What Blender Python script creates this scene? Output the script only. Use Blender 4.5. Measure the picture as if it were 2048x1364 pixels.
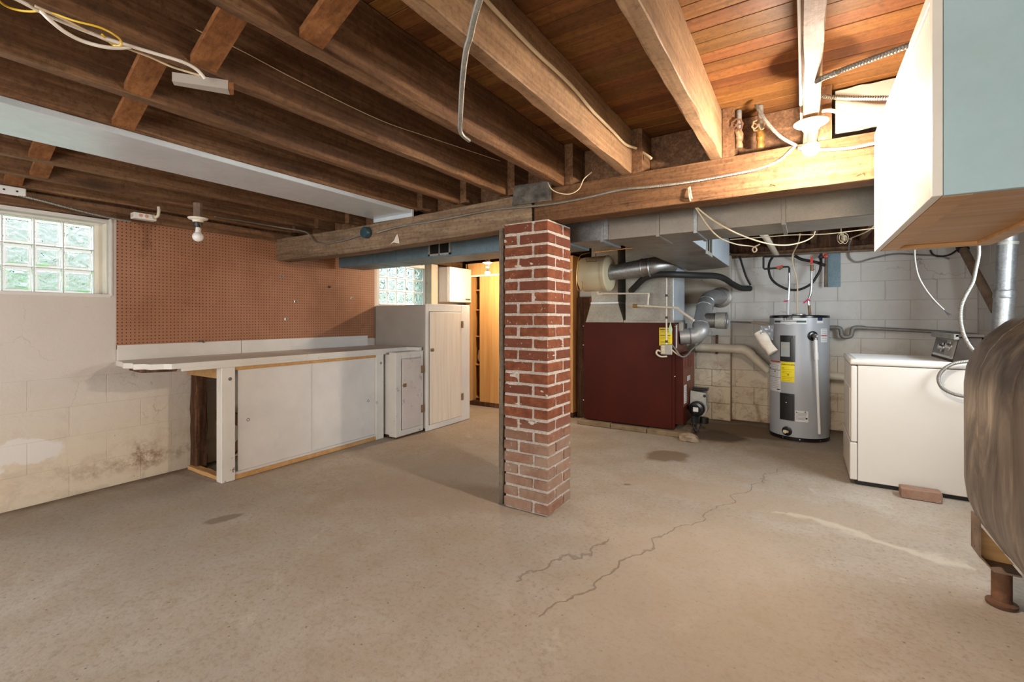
import bpy, bmesh, math, random
from mathutils import Vector, Matrix, noise
random.seed(7)
S = bpy.context.scene
COL = S.collection
for o in list(bpy.data.objects): bpy.data.objects.remove(o)

# ------------------------------------------------------------------ camera
F, CX, HY, CZ = 915.0, 1024.0, 637.0, 1.21
YAW = math.radians(32.6)
cd = bpy.data.cameras.new('camera'); cam = bpy.data.objects.new('camera', cd); COL.objects.link(cam)
cam.location = (0, 0, CZ); cam.rotation_euler = (math.pi / 2, 0, YAW)
cd.sensor_width = 36; cd.lens = F / 2048 * 36; cd.shift_y = (HY - 682) / 2048; cd.clip_start = .02
S.camera = cam
sn, cs = math.sin(YAW), math.cos(YAW)

# ------------------------------------------------------------------ view, world, lights
S.view_settings.view_transform = 'Standard'; S.view_settings.look = 'None'
S.view_settings.gamma = 1; S.view_settings.use_curve_mapping = False
S.view_settings.exposure = 0.72
W = bpy.data.worlds.new('world'); S.world = W; W.use_nodes = True
bg = W.node_tree.nodes['Background']; bg.inputs[0].default_value = (.84, .94, 1, 1); bg.inputs[1].default_value = 2.3
BULB = 1750.0            # radiance of the lit bulb near the beam
BULB_FAR = 1300.0
def area(name, loc, rot, sx, sy, power, col):
    l = bpy.data.lights.new(name, 'AREA'); l.shape = 'RECTANGLE'; l.size = sx; l.size_y = sy
    l.energy = power; l.color = col
    o = bpy.data.objects.new(name, l); COL.objects.link(o); o.location = loc; o.rotation_euler = rot
    return o
# added fill at the rear and left walls, and daylight from the window in the right wall beyond the hanging cabinet
area('rear_fill', (-1.4, -2.42, .95), (math.radians(78), 0, 0), 3.6, 1.4, 98, (1, .97, .95))  # added fill light, out of view behind the camera
area('right_window_daylight', (1.37, 3.65, 1.55), (0, math.radians(90), 0), .6, 1.1, 34, (.80, .91, 1))
area('left_fill', (-4.16, -1.0, 1.6), (0, math.radians(-90), 0), .5, .9, 26, (.8, .92, 1))  # added fill light; the left wall has no opening here

# ------------------------------------------------------------------ pixel helpers (measured on the photograph)
def ray(px, py):
    u = (px - CX) / F; v = (HY - py) / F
    return Vector((-sn + u * cs, cs + u * sn, v))
def aX(px, py, x): d = ray(px, py); t = x / d.x; return Vector((x, d.y * t, CZ + d.z * t))
def aY(px, py, y): d = ray(px, py); t = y / d.y; return Vector((d.x * t, y, CZ + d.z * t))
def aZ(px, py, z): d = ray(px, py); t = (z - CZ) / d.z; return Vector((d.x * t, d.y * t, z))
def pts(l, ax=None, v=None):
    out = []
    for p in l:
        a, val = (p[2], p[3]) if len(p) > 3 else (ax, v)
        out.append({'x': aX, 'y': aY, 'z': aZ}[a](p[0], p[1], val))
    return out

# ------------------------------------------------------------------ materials
def lin(c):
    return tuple(((x / 255) / 12.92 if x / 255 <= .04045 else ((x / 255 + .055) / 1.055) ** 2.4) for x in c) + (1,)
MATS = {}
class NT:
    def __init__(s, name):
        s.m = bpy.data.materials.new(name); s.m.use_nodes = True
        s.t = s.m.node_tree; s.n = s.t.nodes; s.l = s.t.links
        s.b = s.n['Principled BSDF']; MATS[name] = s.m
    def new(s, typ, **k):
        n = s.n.new(typ)
        for a, v in k.items(): setattr(n, a, v)
        return n
    def link(s, a, b): s.l.new(a, b)
    def coord(s, scl=(1, 1, 1), rnd=0, obj=False):
        if obj: src = s.new('ShaderNodeTexCoord').outputs['Object']
        else: src = s.new('ShaderNodeNewGeometry').outputs['Position']
        if rnd:
            oi = s.new('ShaderNodeObjectInfo'); mu = s.new('ShaderNodeVectorMath', operation='SCALE')
            cx = s.new('ShaderNodeCombineXYZ')
            for i in range(3): s.link(oi.outputs['Random'], cx.inputs[i])
            s.link(cx.outputs[0], mu.inputs[0]); mu.inputs['Scale'].default_value = rnd
            ad = s.new('ShaderNodeVectorMath', operation='ADD'); s.link(src, ad.inputs[0]); s.link(mu.outputs[0], ad.inputs[1]); src = ad.outputs[0]
        mp = s.new('ShaderNodeMapping'); s.link(src, mp.inputs[0]); mp.inputs['Scale'].default_value = scl
        return mp.outputs[0]
    def noise(s, vec, sc, det=5, rough=.6, dist=0):
        n = s.new('ShaderNodeTexNoise'); s.link(vec, n.inputs['Vector'])
        n.inputs['Scale'].default_value = sc; n.inputs['Detail'].default_value = det
        n.inputs['Roughness'].default_value = rough; n.inputs['Distortion'].default_value = dist
        return n.outputs['Fac']
    def ramp(s, fac, stops, interp='LINEAR'):
        r = s.new('ShaderNodeValToRGB'); s.link(fac, r.inputs[0]); cr = r.color_ramp; cr.interpolation = interp
        while len(cr.elements) > 1: cr.elements.remove(cr.elements[-1])
        for i, (p, c) in enumerate(stops):
            if not isinstance(c, tuple): c = (c, c, c, 1)
            elif len(c) == 3: c = lin(c)
            if i == 0: e = cr.elements[0]; e.position = p
            else: e = cr.elements.new(p)
            e.color = c
        return r.outputs[0]
    def math(s, op, a, b=None, c=None, clamp=False):
        m = s.new('ShaderNodeMath', operation=op); m.use_clamp = clamp
        for i, v in enumerate((a, b, c)):
            if v is None: continue
            if isinstance(v, (int, float)): m.inputs[i].default_value = v
            else: s.link(v, m.inputs[i])
        return m.outputs[0]
    def mix(s, fac, a, b, mode='MIX'):
        m = s.new('ShaderNodeMix', data_type='RGBA', blend_type=mode)
        if isinstance(fac, (int, float)): m.inputs[0].default_value = fac
        else: s.link(fac, m.inputs[0])
        for i, v in ((6, a), (7, b)):
            if isinstance(v, tuple): m.inputs[i].default_value = lin(v) if len(v) == 3 else v
            else: s.link(v, m.inputs[i])
        return m.outputs[2]
    def sep(s, vec):
        x = s.new('ShaderNodeSeparateXYZ'); s.link(vec, x.inputs[0]); return x.outputs
    def var(s, col, amt, hue=0):
        oi = s.new('ShaderNodeObjectInfo')
        h = s.new('ShaderNodeHueSaturation'); s.link(col, h.inputs['Color'])
        s.link(s.math('MULTIPLY_ADD', oi.outputs['Random'], amt * 2, 1 - amt), h.inputs['Value'])
        if hue:
            r2 = s.math('FRACT', s.math('MULTIPLY', oi.outputs['Random'], 7.31))
            s.link(s.math('MULTIPLY_ADD', r2, hue * 2, .5 - hue), h.inputs['Hue'])
        return h.outputs[0]
    def out(s, col, rough=.6, metal=0, bump=None, bstr=.2, bdist=.01, spec=None):
        if isinstance(col, tuple): s.b.inputs['Base Color'].default_value = lin(col)
        else: s.link(col, s.b.inputs['Base Color'])
        if isinstance(rough, (int, float)): s.b.inputs['Roughness'].default_value = rough
        else: s.link(rough, s.b.inputs['Roughness'])
        s.b.inputs['Metallic'].default_value = metal
        if spec is not None: s.b.inputs['Specular IOR Level'].default_value = spec
        if bump is not None:
            bn = s.new('ShaderNodeBump'); s.link(bump, bn.inputs['Height'])
            bn.inputs['Strength'].default_value = bstr; bn.inputs['Distance'].default_value = bdist
            s.link(bn.outputs[0], s.b.inputs['Normal'])
        return s.m

def plain(name, c, rough=.5, metal=0, spec=None): return NT(name).out(c, rough, metal, spec=spec)
def soft(name, c1, c2, sc=4, scl=(1, 1, 1), rough=.6, metal=0, bstr=.15, var=0, bs=60, spec=None):
    t = NT(name); v = t.coord(scl, rnd=9 if var else 0)
    f = t.noise(v, sc, 6); col = t.ramp(f, [(.3, c1), (.7, c2)])
    if var: col = t.var(col, var)
    return t.out(col, rough, metal, t.noise(v, bs, 4), bstr, .004, spec)
def wood(name, axis, dark, mid, light, rough=.65, var=.15, hue=0, gr=1, knots=True, bstr=.35, old=0, spec=.3):
    t = NT(name)
    al = .55 * gr; ac = 13 * gr
    scl = {'x': (al, ac, ac), 'y': (ac, al, ac), 'z': (ac, ac, al)}[axis]
    v = t.coord(scl, rnd=13 if var else 0)
    f1 = t.noise(v, 1.6, 6, .65, .6); f2 = t.noise(v, 6, 4, .6)
    f = t.math('MULTIPLY_ADD', f2, .45, t.math('MULTIPLY', f1, .6))
    col = t.ramp(f, [(.30, dark), (.50, mid), (.70, light)])
    v2 = t.coord((1, 1, 1), rnd=5)
    if knots:
        vo = t.new('ShaderNodeTexVoronoi'); mp = t.coord({'x': (2, 9, 9), 'y': (9, 2, 9), 'z': (9, 9, 2)}[axis], rnd=5)
        t.link(mp, vo.inputs['Vector']); vo.inputs['Scale'].default_value = .55
        k = t.ramp(vo.outputs['Distance'], [(.0, .75), (.10, .35), (.16, 0.0)])
        col = t.mix(k, col, tuple(int(x * .55) for x in dark))
    if old:
        d = t.ramp(t.noise(v2, 3.5, 8, .7), [(.40, 0.0), (.72, 1.0)])
        col = t.mix(t.math('MULTIPLY', d, old), col, (62, 48, 38))
    if knots:                                   # sawn texture and age spots
        mo = t.noise(v2, 38, 5, .8)
        col = t.mix(t.ramp(mo, [(.36, .45), (.52, .0)]), col, tuple(int(x * .72) for x in dark))
        sp_ = t.noise(v2, 9, 4, .6); col = t.mix(t.ramp(sp_, [(.62, .0), (.70, .4)]), col, tuple(int(x * .8) for x in dark))
        f2 = t.math('ADD', t.math('MULTIPLY', f2, .6), t.math('MULTIPLY', mo, .9))
    if var: col = t.var(col, var, hue)
    return t.out(col, rough, 0, f2, bstr, .003, spec)

# floor ------------------------------------------------
t = NT('concrete'); v = t.coord()
big = t.noise(v, .75, 5, .55); med = t.noise(v, 3.2, 7, .7, .4); fine = t.noise(v, 42, 5, .75)
col = t.ramp(big, [(.32, (150, 139, 126)), (.52, (164, 152, 138)), (.7, (176, 165, 151))])
col = t.mix(t.ramp(med, [(.40, .0), (.62, .50)]), col, (150, 132, 110))
col = t.mix(t.ramp(t.noise(v, 2.1, 8, .75, .8), [(.60, .0), (.72, .5)]), col, (196, 186, 172))
col = t.mix(t.ramp(fine, [(.34, .42), (.50, .0)]), col, (116, 100, 84))
col = t.mix(t.ramp(t.noise(v, 14, 6, .8), [(.58, .0), (.72, .20)]), col, (188, 177, 162))
col = t.mix(t.ramp(t.noise(v, 9, 6, .8, .5), [(.56, .0), (.68, .35)]), col, (128, 112, 94))
vo = t.new('ShaderNodeTexVoronoi'); t.link(v, vo.inputs['Vector']); vo.inputs['Scale'].default_value = 16
col = t.mix(t.ramp(vo.outputs['Distance'], [(.05, .8), (.09, .0)]), col, (104, 86, 68))
wx = t.new('ShaderNodeVectorMath', operation='ADD')
nz = t.new('ShaderNodeTexNoise'); t.link(v, nz.inputs['Vector']); nz.inputs['Scale'].default_value = 5; nz.inputs['Detail'].default_value = 6
wsc = t.new('ShaderNodeVectorMath', operation='SCALE'); t.link(nz.outputs['Color'], wsc.inputs[0]); wsc.inputs['Scale'].default_value = .28
t.link(v, wx.inputs[0]); t.link(wsc.outputs[0], wx.inputs[1]); wv = wx.outputs[0]
off = .14
def blob(t, wv, c, rad, sx=1, sy=1):
    m = t.new('ShaderNodeMapping'); t.link(wv, m.inputs[0])
    m.inputs['Location'].default_value = (-(c[0] + off) * sx, -(c[1] + off) * sy, 0); m.inputs['Scale'].default_value = (sx, sy, 0)
    ln = t.new('ShaderNodeVectorMath', operation='LENGTH'); t.link(m.outputs[0], ln.inputs[0])
    return t.ramp(ln.outputs['Value'], [(rad * .72, 1.0), (rad, 0.0)])
for (px, py, r, sx, sy, c, k) in ((1335, 912, .20, 1, 1, (112, 92, 70), .85), (452, 1037, .075, 1, .8, (112, 96, 80), .75),
        (1250, 966, .035, 1, 1, (112, 92, 70), .8), (1500, 862, .50, .7, 1.4, (112, 88, 62), .8), (1690, 852, .4, .5, 1.3, (116, 92, 66), .75),
        (1430, 872, .30, 1, 1, (92, 74, 56), .85), (850, 960, .55, .6, 1, (160, 146, 132), .45), (1500, 1000, .5, .5, 2, (156, 138, 118), .5), (1400, 1180, .6, 1, .6, (162, 146, 126), .5)):
    p = aZ(px, py, 0); b = blob(t, wv, p, r, sx, sy); col = t.mix(t.math('MULTIPLY', b, k), col, c)
def line_mask(t, wv, p, q, w):
    d = (q - p); L = d.length; d.normalize(); nx, ny = -d.y, d.x
    s_ = t.sep(wv)
    dist = t.math('ABSOLUTE', t.math('ADD', t.math('MULTIPLY_ADD', s_[0], nx, -(nx * (p.x + off) + ny * (p.y + off))), t.math('MULTIPLY', s_[1], ny)))
    al = t.math('ADD', t.math('MULTIPLY_ADD', s_[0], d.x, -(d.x * (p.x + off) + d.y * (p.y + off))), t.math('MULTIPLY', s_[1], d.y))
    m = t.ramp(dist, [(w * .4, 1.0), (w, 0.0)])
    g = t.math('MULTIPLY', t.math('GREATER_THAN', al, 0), t.math('LESS_THAN', al, L))
    return t.math('MULTIPLY', m, g)
cr = t.math('MAXIMUM', line_mask(t, wv, aZ(1080, 1240, 0), aZ(1300, 1090, 0), .009), line_mask(t, wv, aZ(1024, 1166, 0), aZ(1225, 1078, 0), .007))
cr = t.math('MAXIMUM', cr, line_mask(t, wv, aZ(1300, 1090, 0), aZ(1560, 940, 0), .005))
col = t.mix(t.math('MULTIPLY', cr, .7), col, (118, 104, 90))
ed = line_mask(t, wv, aZ(1560, 1020, 0), aZ(1930, 1130, 0), .05)
col = t.mix(t.math('MULTIPLY', ed, .45), col, (196, 184, 164))
# grime where the walls meet the floor
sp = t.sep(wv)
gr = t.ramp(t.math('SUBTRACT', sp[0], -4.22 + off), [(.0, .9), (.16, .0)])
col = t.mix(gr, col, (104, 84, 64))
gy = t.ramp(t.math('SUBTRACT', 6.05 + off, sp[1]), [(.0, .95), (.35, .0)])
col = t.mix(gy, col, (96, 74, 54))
hh = t.math('ADD', t.math('MULTIPLY', fine, .5), t.math('MULTIPLY', med, .7))
hh = t.math('SUBTRACT', hh, cr)
t.out(col, .82, 0, hh, .6, .006, .3)

# painted masonry --------------------------------------
def painted(name, base, warm, stain, zlo=.9, amt=.7, rough=.75, bs=.35, crack=True):
    t = NT(name); v = t.coord(); g = t.sep(v)
    n1 = t.noise(v, 1.3, 6, .6); n2 = t.noise(v, 30, 5, .7); n3 = t.noise(v, 5, 8, .75, .5)
    col = t.ramp(n1, [(.35, tuple(int(x * .965) for x in base)), (.65, base)])
    low = t.ramp(t.math('ADD', g[2], t.math('MULTIPLY', n1, .5)), [(zlo * .5 / 2, 1.0), ((zlo + .35) / 2 + .1, 0.0)]) if 0 else t.ramp(t.math('DIVIDE', t.math('ADD', g[2], t.math('MULTIPLY', n1, .4)), 2), [(zlo / 4, 1.0), (zlo / 2 + .12, 0.0)])
    col = t.mix(t.math('MULTIPLY', low, .85), col, warm)
    st = t.math('MULTIPLY', t.ramp(n3, [(.49, .0), (.66, 1.0)]), t.ramp(t.math('DIVIDE', g[2], 2), [(.0, 1.0), (zlo / 2, .10), (1, .03)]))
    col = t.mix(t.math('MULTIPLY', st, amt), col, stain)
    if crack:
        vo = t.new('ShaderNodeTexVoronoi', feature='DISTANCE_TO_EDGE'); 
        wa = t.new('ShaderNodeVectorMath', operation='ADD'); q = t.new('ShaderNodeTexNoise'); q.inputs['Scale'].default_value = 7; q.inputs['Detail'].default_value = 5
        t.link(v, q.inputs['Vector']); sc_ = t.new('ShaderNodeVectorMath', operation='SCALE'); sc_.inputs['Scale'].default_value = .25
        t.link(q.outputs['Color'], sc_.inputs[0]); t.link(v, wa.inputs[0]); t.link(sc_.outputs[0], wa.inputs[1]); t.link(wa.outputs[0], vo.inputs['Vector'])
        vo.inputs['Scale'].default_value = 1.7
        ck = t.math('MULTIPLY', t.ramp(vo.outputs['Distance'], [(.0, 1.0), (.006, .0)]), t.ramp(t.noise(v, 1.1, 3), [(.5, .0), (.6, .6)]))
        col = t.mix(ck, col, (110, 92, 74))
    pk = t.ramp(t.noise(v, 26, 3, .8), [(.24, .7), (.28, .0)])
    col = t.mix(pk, col, (120, 105, 92))
    return t, col, n2, v, g, wa.outputs[0] if crack else v
t, col, n2, v, g, wv_ = painted('wall_paint', (212, 202, 192), (218, 202, 176), (150, 112, 80), .8, .30)
# rust brown seepage at the block joint on the left wall
for (px, py, r, sy, sz, k) in ((285, 905, .10, .8, 1.0, .8), (262, 925, .30, .55, 3.2, .55), (350, 900, .22, .6, 4.0, .5), (160, 990, .10, .6, 2, .6), (295, 940, .10, 1.6, .7, .7)):
    p = aX(px, py, -4.21); m = t.new('ShaderNodeMapping'); t.link(wv_, m.inputs[0])
    m.inputs['Location'].default_value = (0, -(p.y + .125) * sy, -(p.z + .125) * sz); m.inputs['Scale'].default_value = (0, sy, sz)
    ln = t.new('ShaderNodeVectorMath', operation='LENGTH'); t.link(m.outputs[0], ln.inputs[0])
    b = t.math('MULTIPLY', t.ramp(ln.outputs['Value'], [(r * .25, 1.0), (r, 0.0)]), t.ramp(t.noise(v, 14, 7, .8), [(.42, .0), (.62, 1.0)]))
    col = t.mix(t.math('MULTIPLY', b, k), col, (120, 78, 48))
wp = t.new('ShaderNodeMapping'); t.link(wv_, wp.inputs[0]); p = aX(50, 905, -4.21)
wp.inputs['Location'].default_value = (0, -(p.y + .125), -(p.z + .125) * 2.6); wp.inputs['Scale'].default_value = (0, 1, 2.6)
ln = t.new('ShaderNodeVectorMath', operation='LENGTH'); t.link(wp.outputs[0], ln.inputs[0])
col = t.mix(t.ramp(ln.outputs['Value'], [(.20, .8), (.24, .0)]), col, (226, 220, 214))
t.out(col, .72, 0, n2, .45, .006, .35)
t, col, n2, v, g, _ = painted('block_paint', (216, 212, 205), (212, 192, 158), (134, 90, 52), 1.1, .85)
col = t.var(col, .035); t.out(col, .7, 0, n2, .5, .006, .35)
t, col, n2, v, g, _ = painted('wall_mortar', (204, 198, 188), (160, 134, 100), (104, 68, 40), 1.0, .9)
t.out(col, .8, 0, n2, .6, .006)
# brick -------------------------------------------------
def brickm(name):
    t = NT(name); v = t.coord(rnd=6); p = t.coord(); z = t.sep(p)[2]
    n = t.noise(v, 22, 6, .7); n2 = t.noise(v, 70, 4, .7)
    col = t.ramp(n, [(.3, (92, 52, 36)), (.55, (122, 70, 47)), (.75, (142, 90, 64))])
    col = t.mix(t.ramp(n2, [(.60, .0), (.68, .6)]), col, (92, 50, 36))
    oi = t.new('ShaderNodeObjectInfo')
    dk = t.ramp(t.math('FRACT', t.math('MULTIPLY', oi.outputs['Random'], 13.7)), [(.84, .0), (.90, .7)])
    col = t.mix(dk, col, (104, 60, 46))
    col = t.var(col, .10)
    # lime bloom low on the pier and mortar smears
    e = t.math('MULTIPLY', t.ramp(z, [(.36, 1.0), (.60, .0)]), t.ramp(t.noise(v, 3.5, 6, .75), [(.28, .15), (.62, .85)]))
    col = t.mix(e, col, (152, 130, 112))
    col = t.mix(t.ramp(t.noise(p, 34, 5, .75), [(.63, .0), (.70, .8)]), col, (206, 194, 180))
    return t.out(col, .85, 0, n, .5, .006, .2)
brickm('brick')
t = NT('mortar'); v = t.coord(); n = t.noise(v, 60, 6, .75)
t.out(t.ramp(n, [(.3, (168, 152, 138)), (.6, (216, 206, 194))]), .9, 0, n, 1, .012, .2)
# woods -------------------------------------------------
wood('joist_wood', 'y', (72, 48, 30), (114, 80, 52), (152, 116, 82), var=.12, old=.4)
wood('joist_wood_pale', 'y', (112, 84, 60), (150, 116, 84), (178, 146, 110), var=.05, old=.35)
wood('bridge_wood', 'x', (98, 62, 34), (136, 88, 50), (160, 110, 68), var=.12, knots=True)
wood('deck_wood', 'x', (96, 58, 28), (122, 78, 38), (144, 98, 54), var=.30, hue=.012, gr=.8, rough=.55, bstr=.15)
wood('beam_wood', 'x', (70, 47, 31), (102, 72, 48), (126, 95, 67), var=.06, old=.3, rough=.8, spec=.1, gr=1.3)
wood('beam_wood_grey', 'x', (84, 66, 50), (128, 104, 80), (158, 136, 110), var=.06, old=.35, rough=.75)
wood('post_wood', 'z', (74, 62, 50), (110, 96, 80), (138, 124, 106), var=.05, rough=.8)
wood('dark_wood', 'z', (38, 22, 14), (74, 46, 28), (120, 84, 56), var=.1, rough=.8)
wood('white_ply', 'z', (204, 186, 164), (220, 206, 188), (230, 220, 204), var=.02, knots=False, bstr=.1, gr=.5, rough=.5)
wood('raw_ply', 'y', (150, 112, 70), (180, 140, 92), (196, 158, 110), var=.03, knots=False, bstr=.1)
wood('orange_ply', 'z', (168, 118, 66), (192, 144, 88), (206, 162, 106), var=.04, knots=False, bstr=.1, gr=.4, rough=.45)
wood('cabinet_ply', 'x', (172, 126, 76), (194, 148, 94), (208, 166, 114), var=.03, knots=False, bstr=.08, gr=.5, rough=.5)
def chipped(name, c, chip, lo=.62, rough=.5, bs=40, amt=1.0):
    t = NT(name); v = t.coord()
    col = t.ramp(t.noise(v, 3, 6), [(.3, tuple(int(x * .94) for x in c)), (.65, c)])
    f = t.ramp(t.noise(v, 11, 8, .8), [(lo, .0), (lo + .03, amt)])
    col = t.mix(f, col, chip)
    col = t.mix(t.ramp(t.noise(v, 2.5, 8, .7), [(.56, .0), (.80, .18)]), col, (150, 136, 120))
    return t.out(col, rough, 0, t.noise(v, bs, 5), .15, .003, .4)
chipped('white_paint', (220, 215, 208), (120, 92, 66), .70)
chipped('bench_paint', (222, 216, 206), (96, 74, 58), .625)
chipped('door_paint', (224, 219, 212), (150, 132, 116), .76)
chipped('short_door_paint', (214, 204, 196), (150, 96, 60), .58, amt=.5)
chipped('cream_paint', (236, 228, 212), (190, 170, 140), .80, rough=.35)
chipped('pale_blue_paint', (176, 200, 202), (130, 140, 138), .80, rough=.5)
chipped('cabinet_grey', (170, 162, 152), (120, 110, 100), .75)
chipped('plaster_white', (186, 174, 156), (160, 140, 116), .6, rough=.8)
# pegboard
t = NT('pegboard'); v = t.coord(); s_ = t.sep(v); sp_ = .0254
fy = t.math('SUBTRACT', t.math('FRACT', t.math('DIVIDE', s_[1], sp_)), .5); fz = t.math('SUBTRACT', t.math('FRACT', t.math('DIVIDE', s_[2], sp_)), .5)
d = t.math('SQRT', t.math('ADD', t.math('MULTIPLY', fy, fy), t.math('MULTIPLY', fz, fz)))
hole = t.ramp(d, [(.14, 1.0), (.18, .0)])
col = t.ramp(t.noise(v, 1.5, 7, .65), [(.32, (142, 95, 63)), (.5, (158, 109, 77)), (.68, (170, 122, 92))])
col = t.mix(t.ramp(t.noise(v, 7, 6, .7), [(.58, .0), (.72, .3)]), col, (112, 66, 40))
t.out(t.mix(hole, col, (52, 28, 18)), .55, 0, t.math('SUBTRACT', 1, hole), .6, .003, .35)
# metals
def galv(name, c1, c2, rough=.42, metal=.85, sp=55, spec=None):
    t = NT(name); v = t.coord(); vo = t.new('ShaderNodeTexVoronoi'); t.link(v, vo.inputs['Vector']); vo.inputs['Scale'].default_value = sp * 1.6
    f = t.math('ADD', t.math('MULTIPLY', t.sep(vo.outputs['Color'])[0], .16), t.math('MULTIPLY', t.noise(v, 4, 6, .7), .85))
    return t.out(t.ramp(f, [(.3, c1), (.75, c2)]), t.math('MULTIPLY_ADD', t.noise(v, 9, 5), .25, rough - .12), metal, t.noise(v, 12, 3), .05, .003, spec)
galv('galvanized', (134, 136, 136), (188, 190, 190))
galv('trunk_metal', (132, 124, 112), (154, 146, 134), .40, .7, 120)
galv('pan_metal', (196, 206, 212), (214, 221, 226), .34, .35, 14)
galv('duct_blue_tint', (96, 114, 122), (122, 142, 150), .5, .4, 60)  # blue of reflected daylight put into the trunk's metal colour
galv('dull_galv', (146, 142, 132), (184, 182, 172), .55, .45, 60)
galv('flue_metal', (150, 149, 146), (186, 186, 184), .46, .55, 45)
galv('steel', (120, 116, 110), (170, 166, 160), .4, .8)
galv('pipe_metal', (122, 118, 112), (160, 156, 150), .6, .4)
galv('armor', (112, 108, 100), (150, 146, 136), .45, .4, 80)
soft('old_foil', (74, 70, 64), (150, 142, 130), 12, rough=.6, metal=.3, bstr=1.0, bs=18)
soft('furnace_red', (62, 17, 7), (74, 23, 11), 2, (1, 1, .5), rough=.45, spec=.15)
soft('furnace_brown', (96, 50, 38), (112, 62, 48), 3, rough=.45)
soft('beige_plastic', (206, 192, 158), (216, 202, 168), 3, rough=.38, bstr=.03)
soft('rust', (74, 50, 34), (118, 78, 48), 14, rough=.8, bstr=.6)
soft('rusty_steel', (98, 78, 62), (140, 118, 98), 10, rough=.65, metal=.2, bstr=.4)
soft('brass', (150, 108, 50), (190, 150, 84), 30, rough=.4, metal=.7)
soft('old_brass', (110, 84, 58), (160, 130, 96), 40, rough=.6, metal=.3, bstr=.5)
soft('pvc', (214, 202, 182), (226, 216, 198), 4, rough=.35, bstr=.02)
soft('pvc_old', (200, 186, 162), (218, 206, 186), 6, rough=.5, bstr=.1)
soft('heater_grey', (160, 161, 163), (165, 166, 168), 2, rough=.30, metal=0, bstr=.01)
soft('appliance_white', (202, 195, 184), (206, 199, 189), 1.5, rough=.3, bstr=.01)
soft('console_brown', (44, 36, 31), (54, 45, 38), 3, rough=.6, spec=.2)
soft('rock', (110, 92, 72), (172, 152, 128), 14, rough=.9, bstr=.8)
soft('paver', (106, 86, 62), (146, 124, 96), 9, rough=.9, bstr=.7, var=.1)
soft('cable_cream', (206, 184, 148), (216, 196, 162), 3, rough=.45, bstr=.02)
soft('paper', (206, 190, 168), (226, 214, 198), 16, rough=.7, bstr=.3)
plain('black', (22, 20, 19), .4); plain('black_gloss', (20, 20, 21), .22); plain('white_gloss', (228, 226, 222), .3)
plain('cable_white', (222, 214, 202), .4); plain('cable_yellow', (226, 186, 48), .4); plain('cable_black', (34, 32, 31), .6)
plain('red_plastic', (196, 48, 26), .4); plain('yellow_label', (232, 208, 8), .5); plain('label_white', (214, 212, 208), .5)
plain('label_black', (24, 24, 24), .5); plain('label_teal', (30, 74, 70), .5); plain('label_red', (190, 30, 24), .5); plain('label_grey', (150, 152, 150), .5)
plain('label_blue', (36, 52, 78), .5); plain('ink', (88, 84, 78), .6); plain('magenta', (196, 40, 96), .5); plain('chrome', (220, 220, 220), .15, 1)
plain('orange_plastic', (216, 160, 130), .5); plain('dark_void', (14, 11, 9), .9); plain('teal_plastic', (38, 66, 74), .4); plain('green_tag', (196, 216, 176), .6)
plain('pull_string', (220, 200, 170), .6); plain('bulb_white', (236, 234, 230), .25)
# oil tank
t = NT('tank_paint'); v = t.coord((1, 1, .42))
n = t.noise(v, 3.6, 8, .66, 1.3); n2 = t.noise(t.coord((1, 2.2, .5)), 2.2, 5, .6, .6); n3 = t.noise(t.coord(), 5, 7, .7)
col = t.ramp(n, [(.34, (66, 57, 48)), (.47, (104, 91, 78)), (.56, (136, 121, 104)), (.68, (162, 147, 129))])
col = t.mix(t.ramp(n2, [(.50, .0), (.66, .6)]), col, (84, 72, 62))
col = t.mix(t.ramp(n3, [(.58, .0), (.74, .3)]), col, (172, 158, 138))
t.out(col, .45, .1, t.noise(t.coord(), 12, 5), .2, .004, .4)
# glass
t = NT('glass_block'); v = t.coord()
b = t.b; b.inputs['Base Color'].default_value = (.62, .93, .91, 1); b.inputs['Roughness'].default_value = .04
b.inputs['Transmission Weight'].default_value = 1; b.inputs['IOR'].default_value = 1.35
bn = t.new('ShaderNodeBump'); t.link(t.noise(v, 15, 2, .4, 1.2), bn.inputs['Height']); bn.inputs['Strength'].default_value = .9; bn.inputs['Distance'].default_value = .035
t.link(bn.outputs[0], b.inputs['Normal'])
t = NT('glass_rim'); b = t.b; b.inputs['Base Color'].default_value = (.80, .96, .95, 1); b.inputs['Roughness'].default_value = .03; b.inputs['Transmission Weight'].default_value = 1; b.inputs['IOR'].default_value = 1.18
t = NT('clear_plastic'); b = t.b; b.inputs['Roughness'].default_value = .12; b.inputs['Transmission Weight'].default_value = .9; b.inputs['IOR'].default_value = 1.2
def emit(name, col, st):
    t = NT(name); t.b.inputs['Base Color'].default_value = (1, 1, 1, 1)
    t.b.inputs['Emission Color'].default_value = col; t.b.inputs['Emission Strength'].default_value = st
emit('bulb_lit', (1, .86, .72, 1), BULB); emit('bulb_far_lit', (1, .76, .50, 1), BULB_FAR)
soft('neighbour_paint', (206, 176, 172), (226, 200, 196), 3, rough=.8); soft('outside_leaves', (120, 176, 96), (190, 222, 150), 8, rough=.8); soft('outside_ground', (120, 124, 90), (150, 150, 116), 2, rough=.9)

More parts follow.
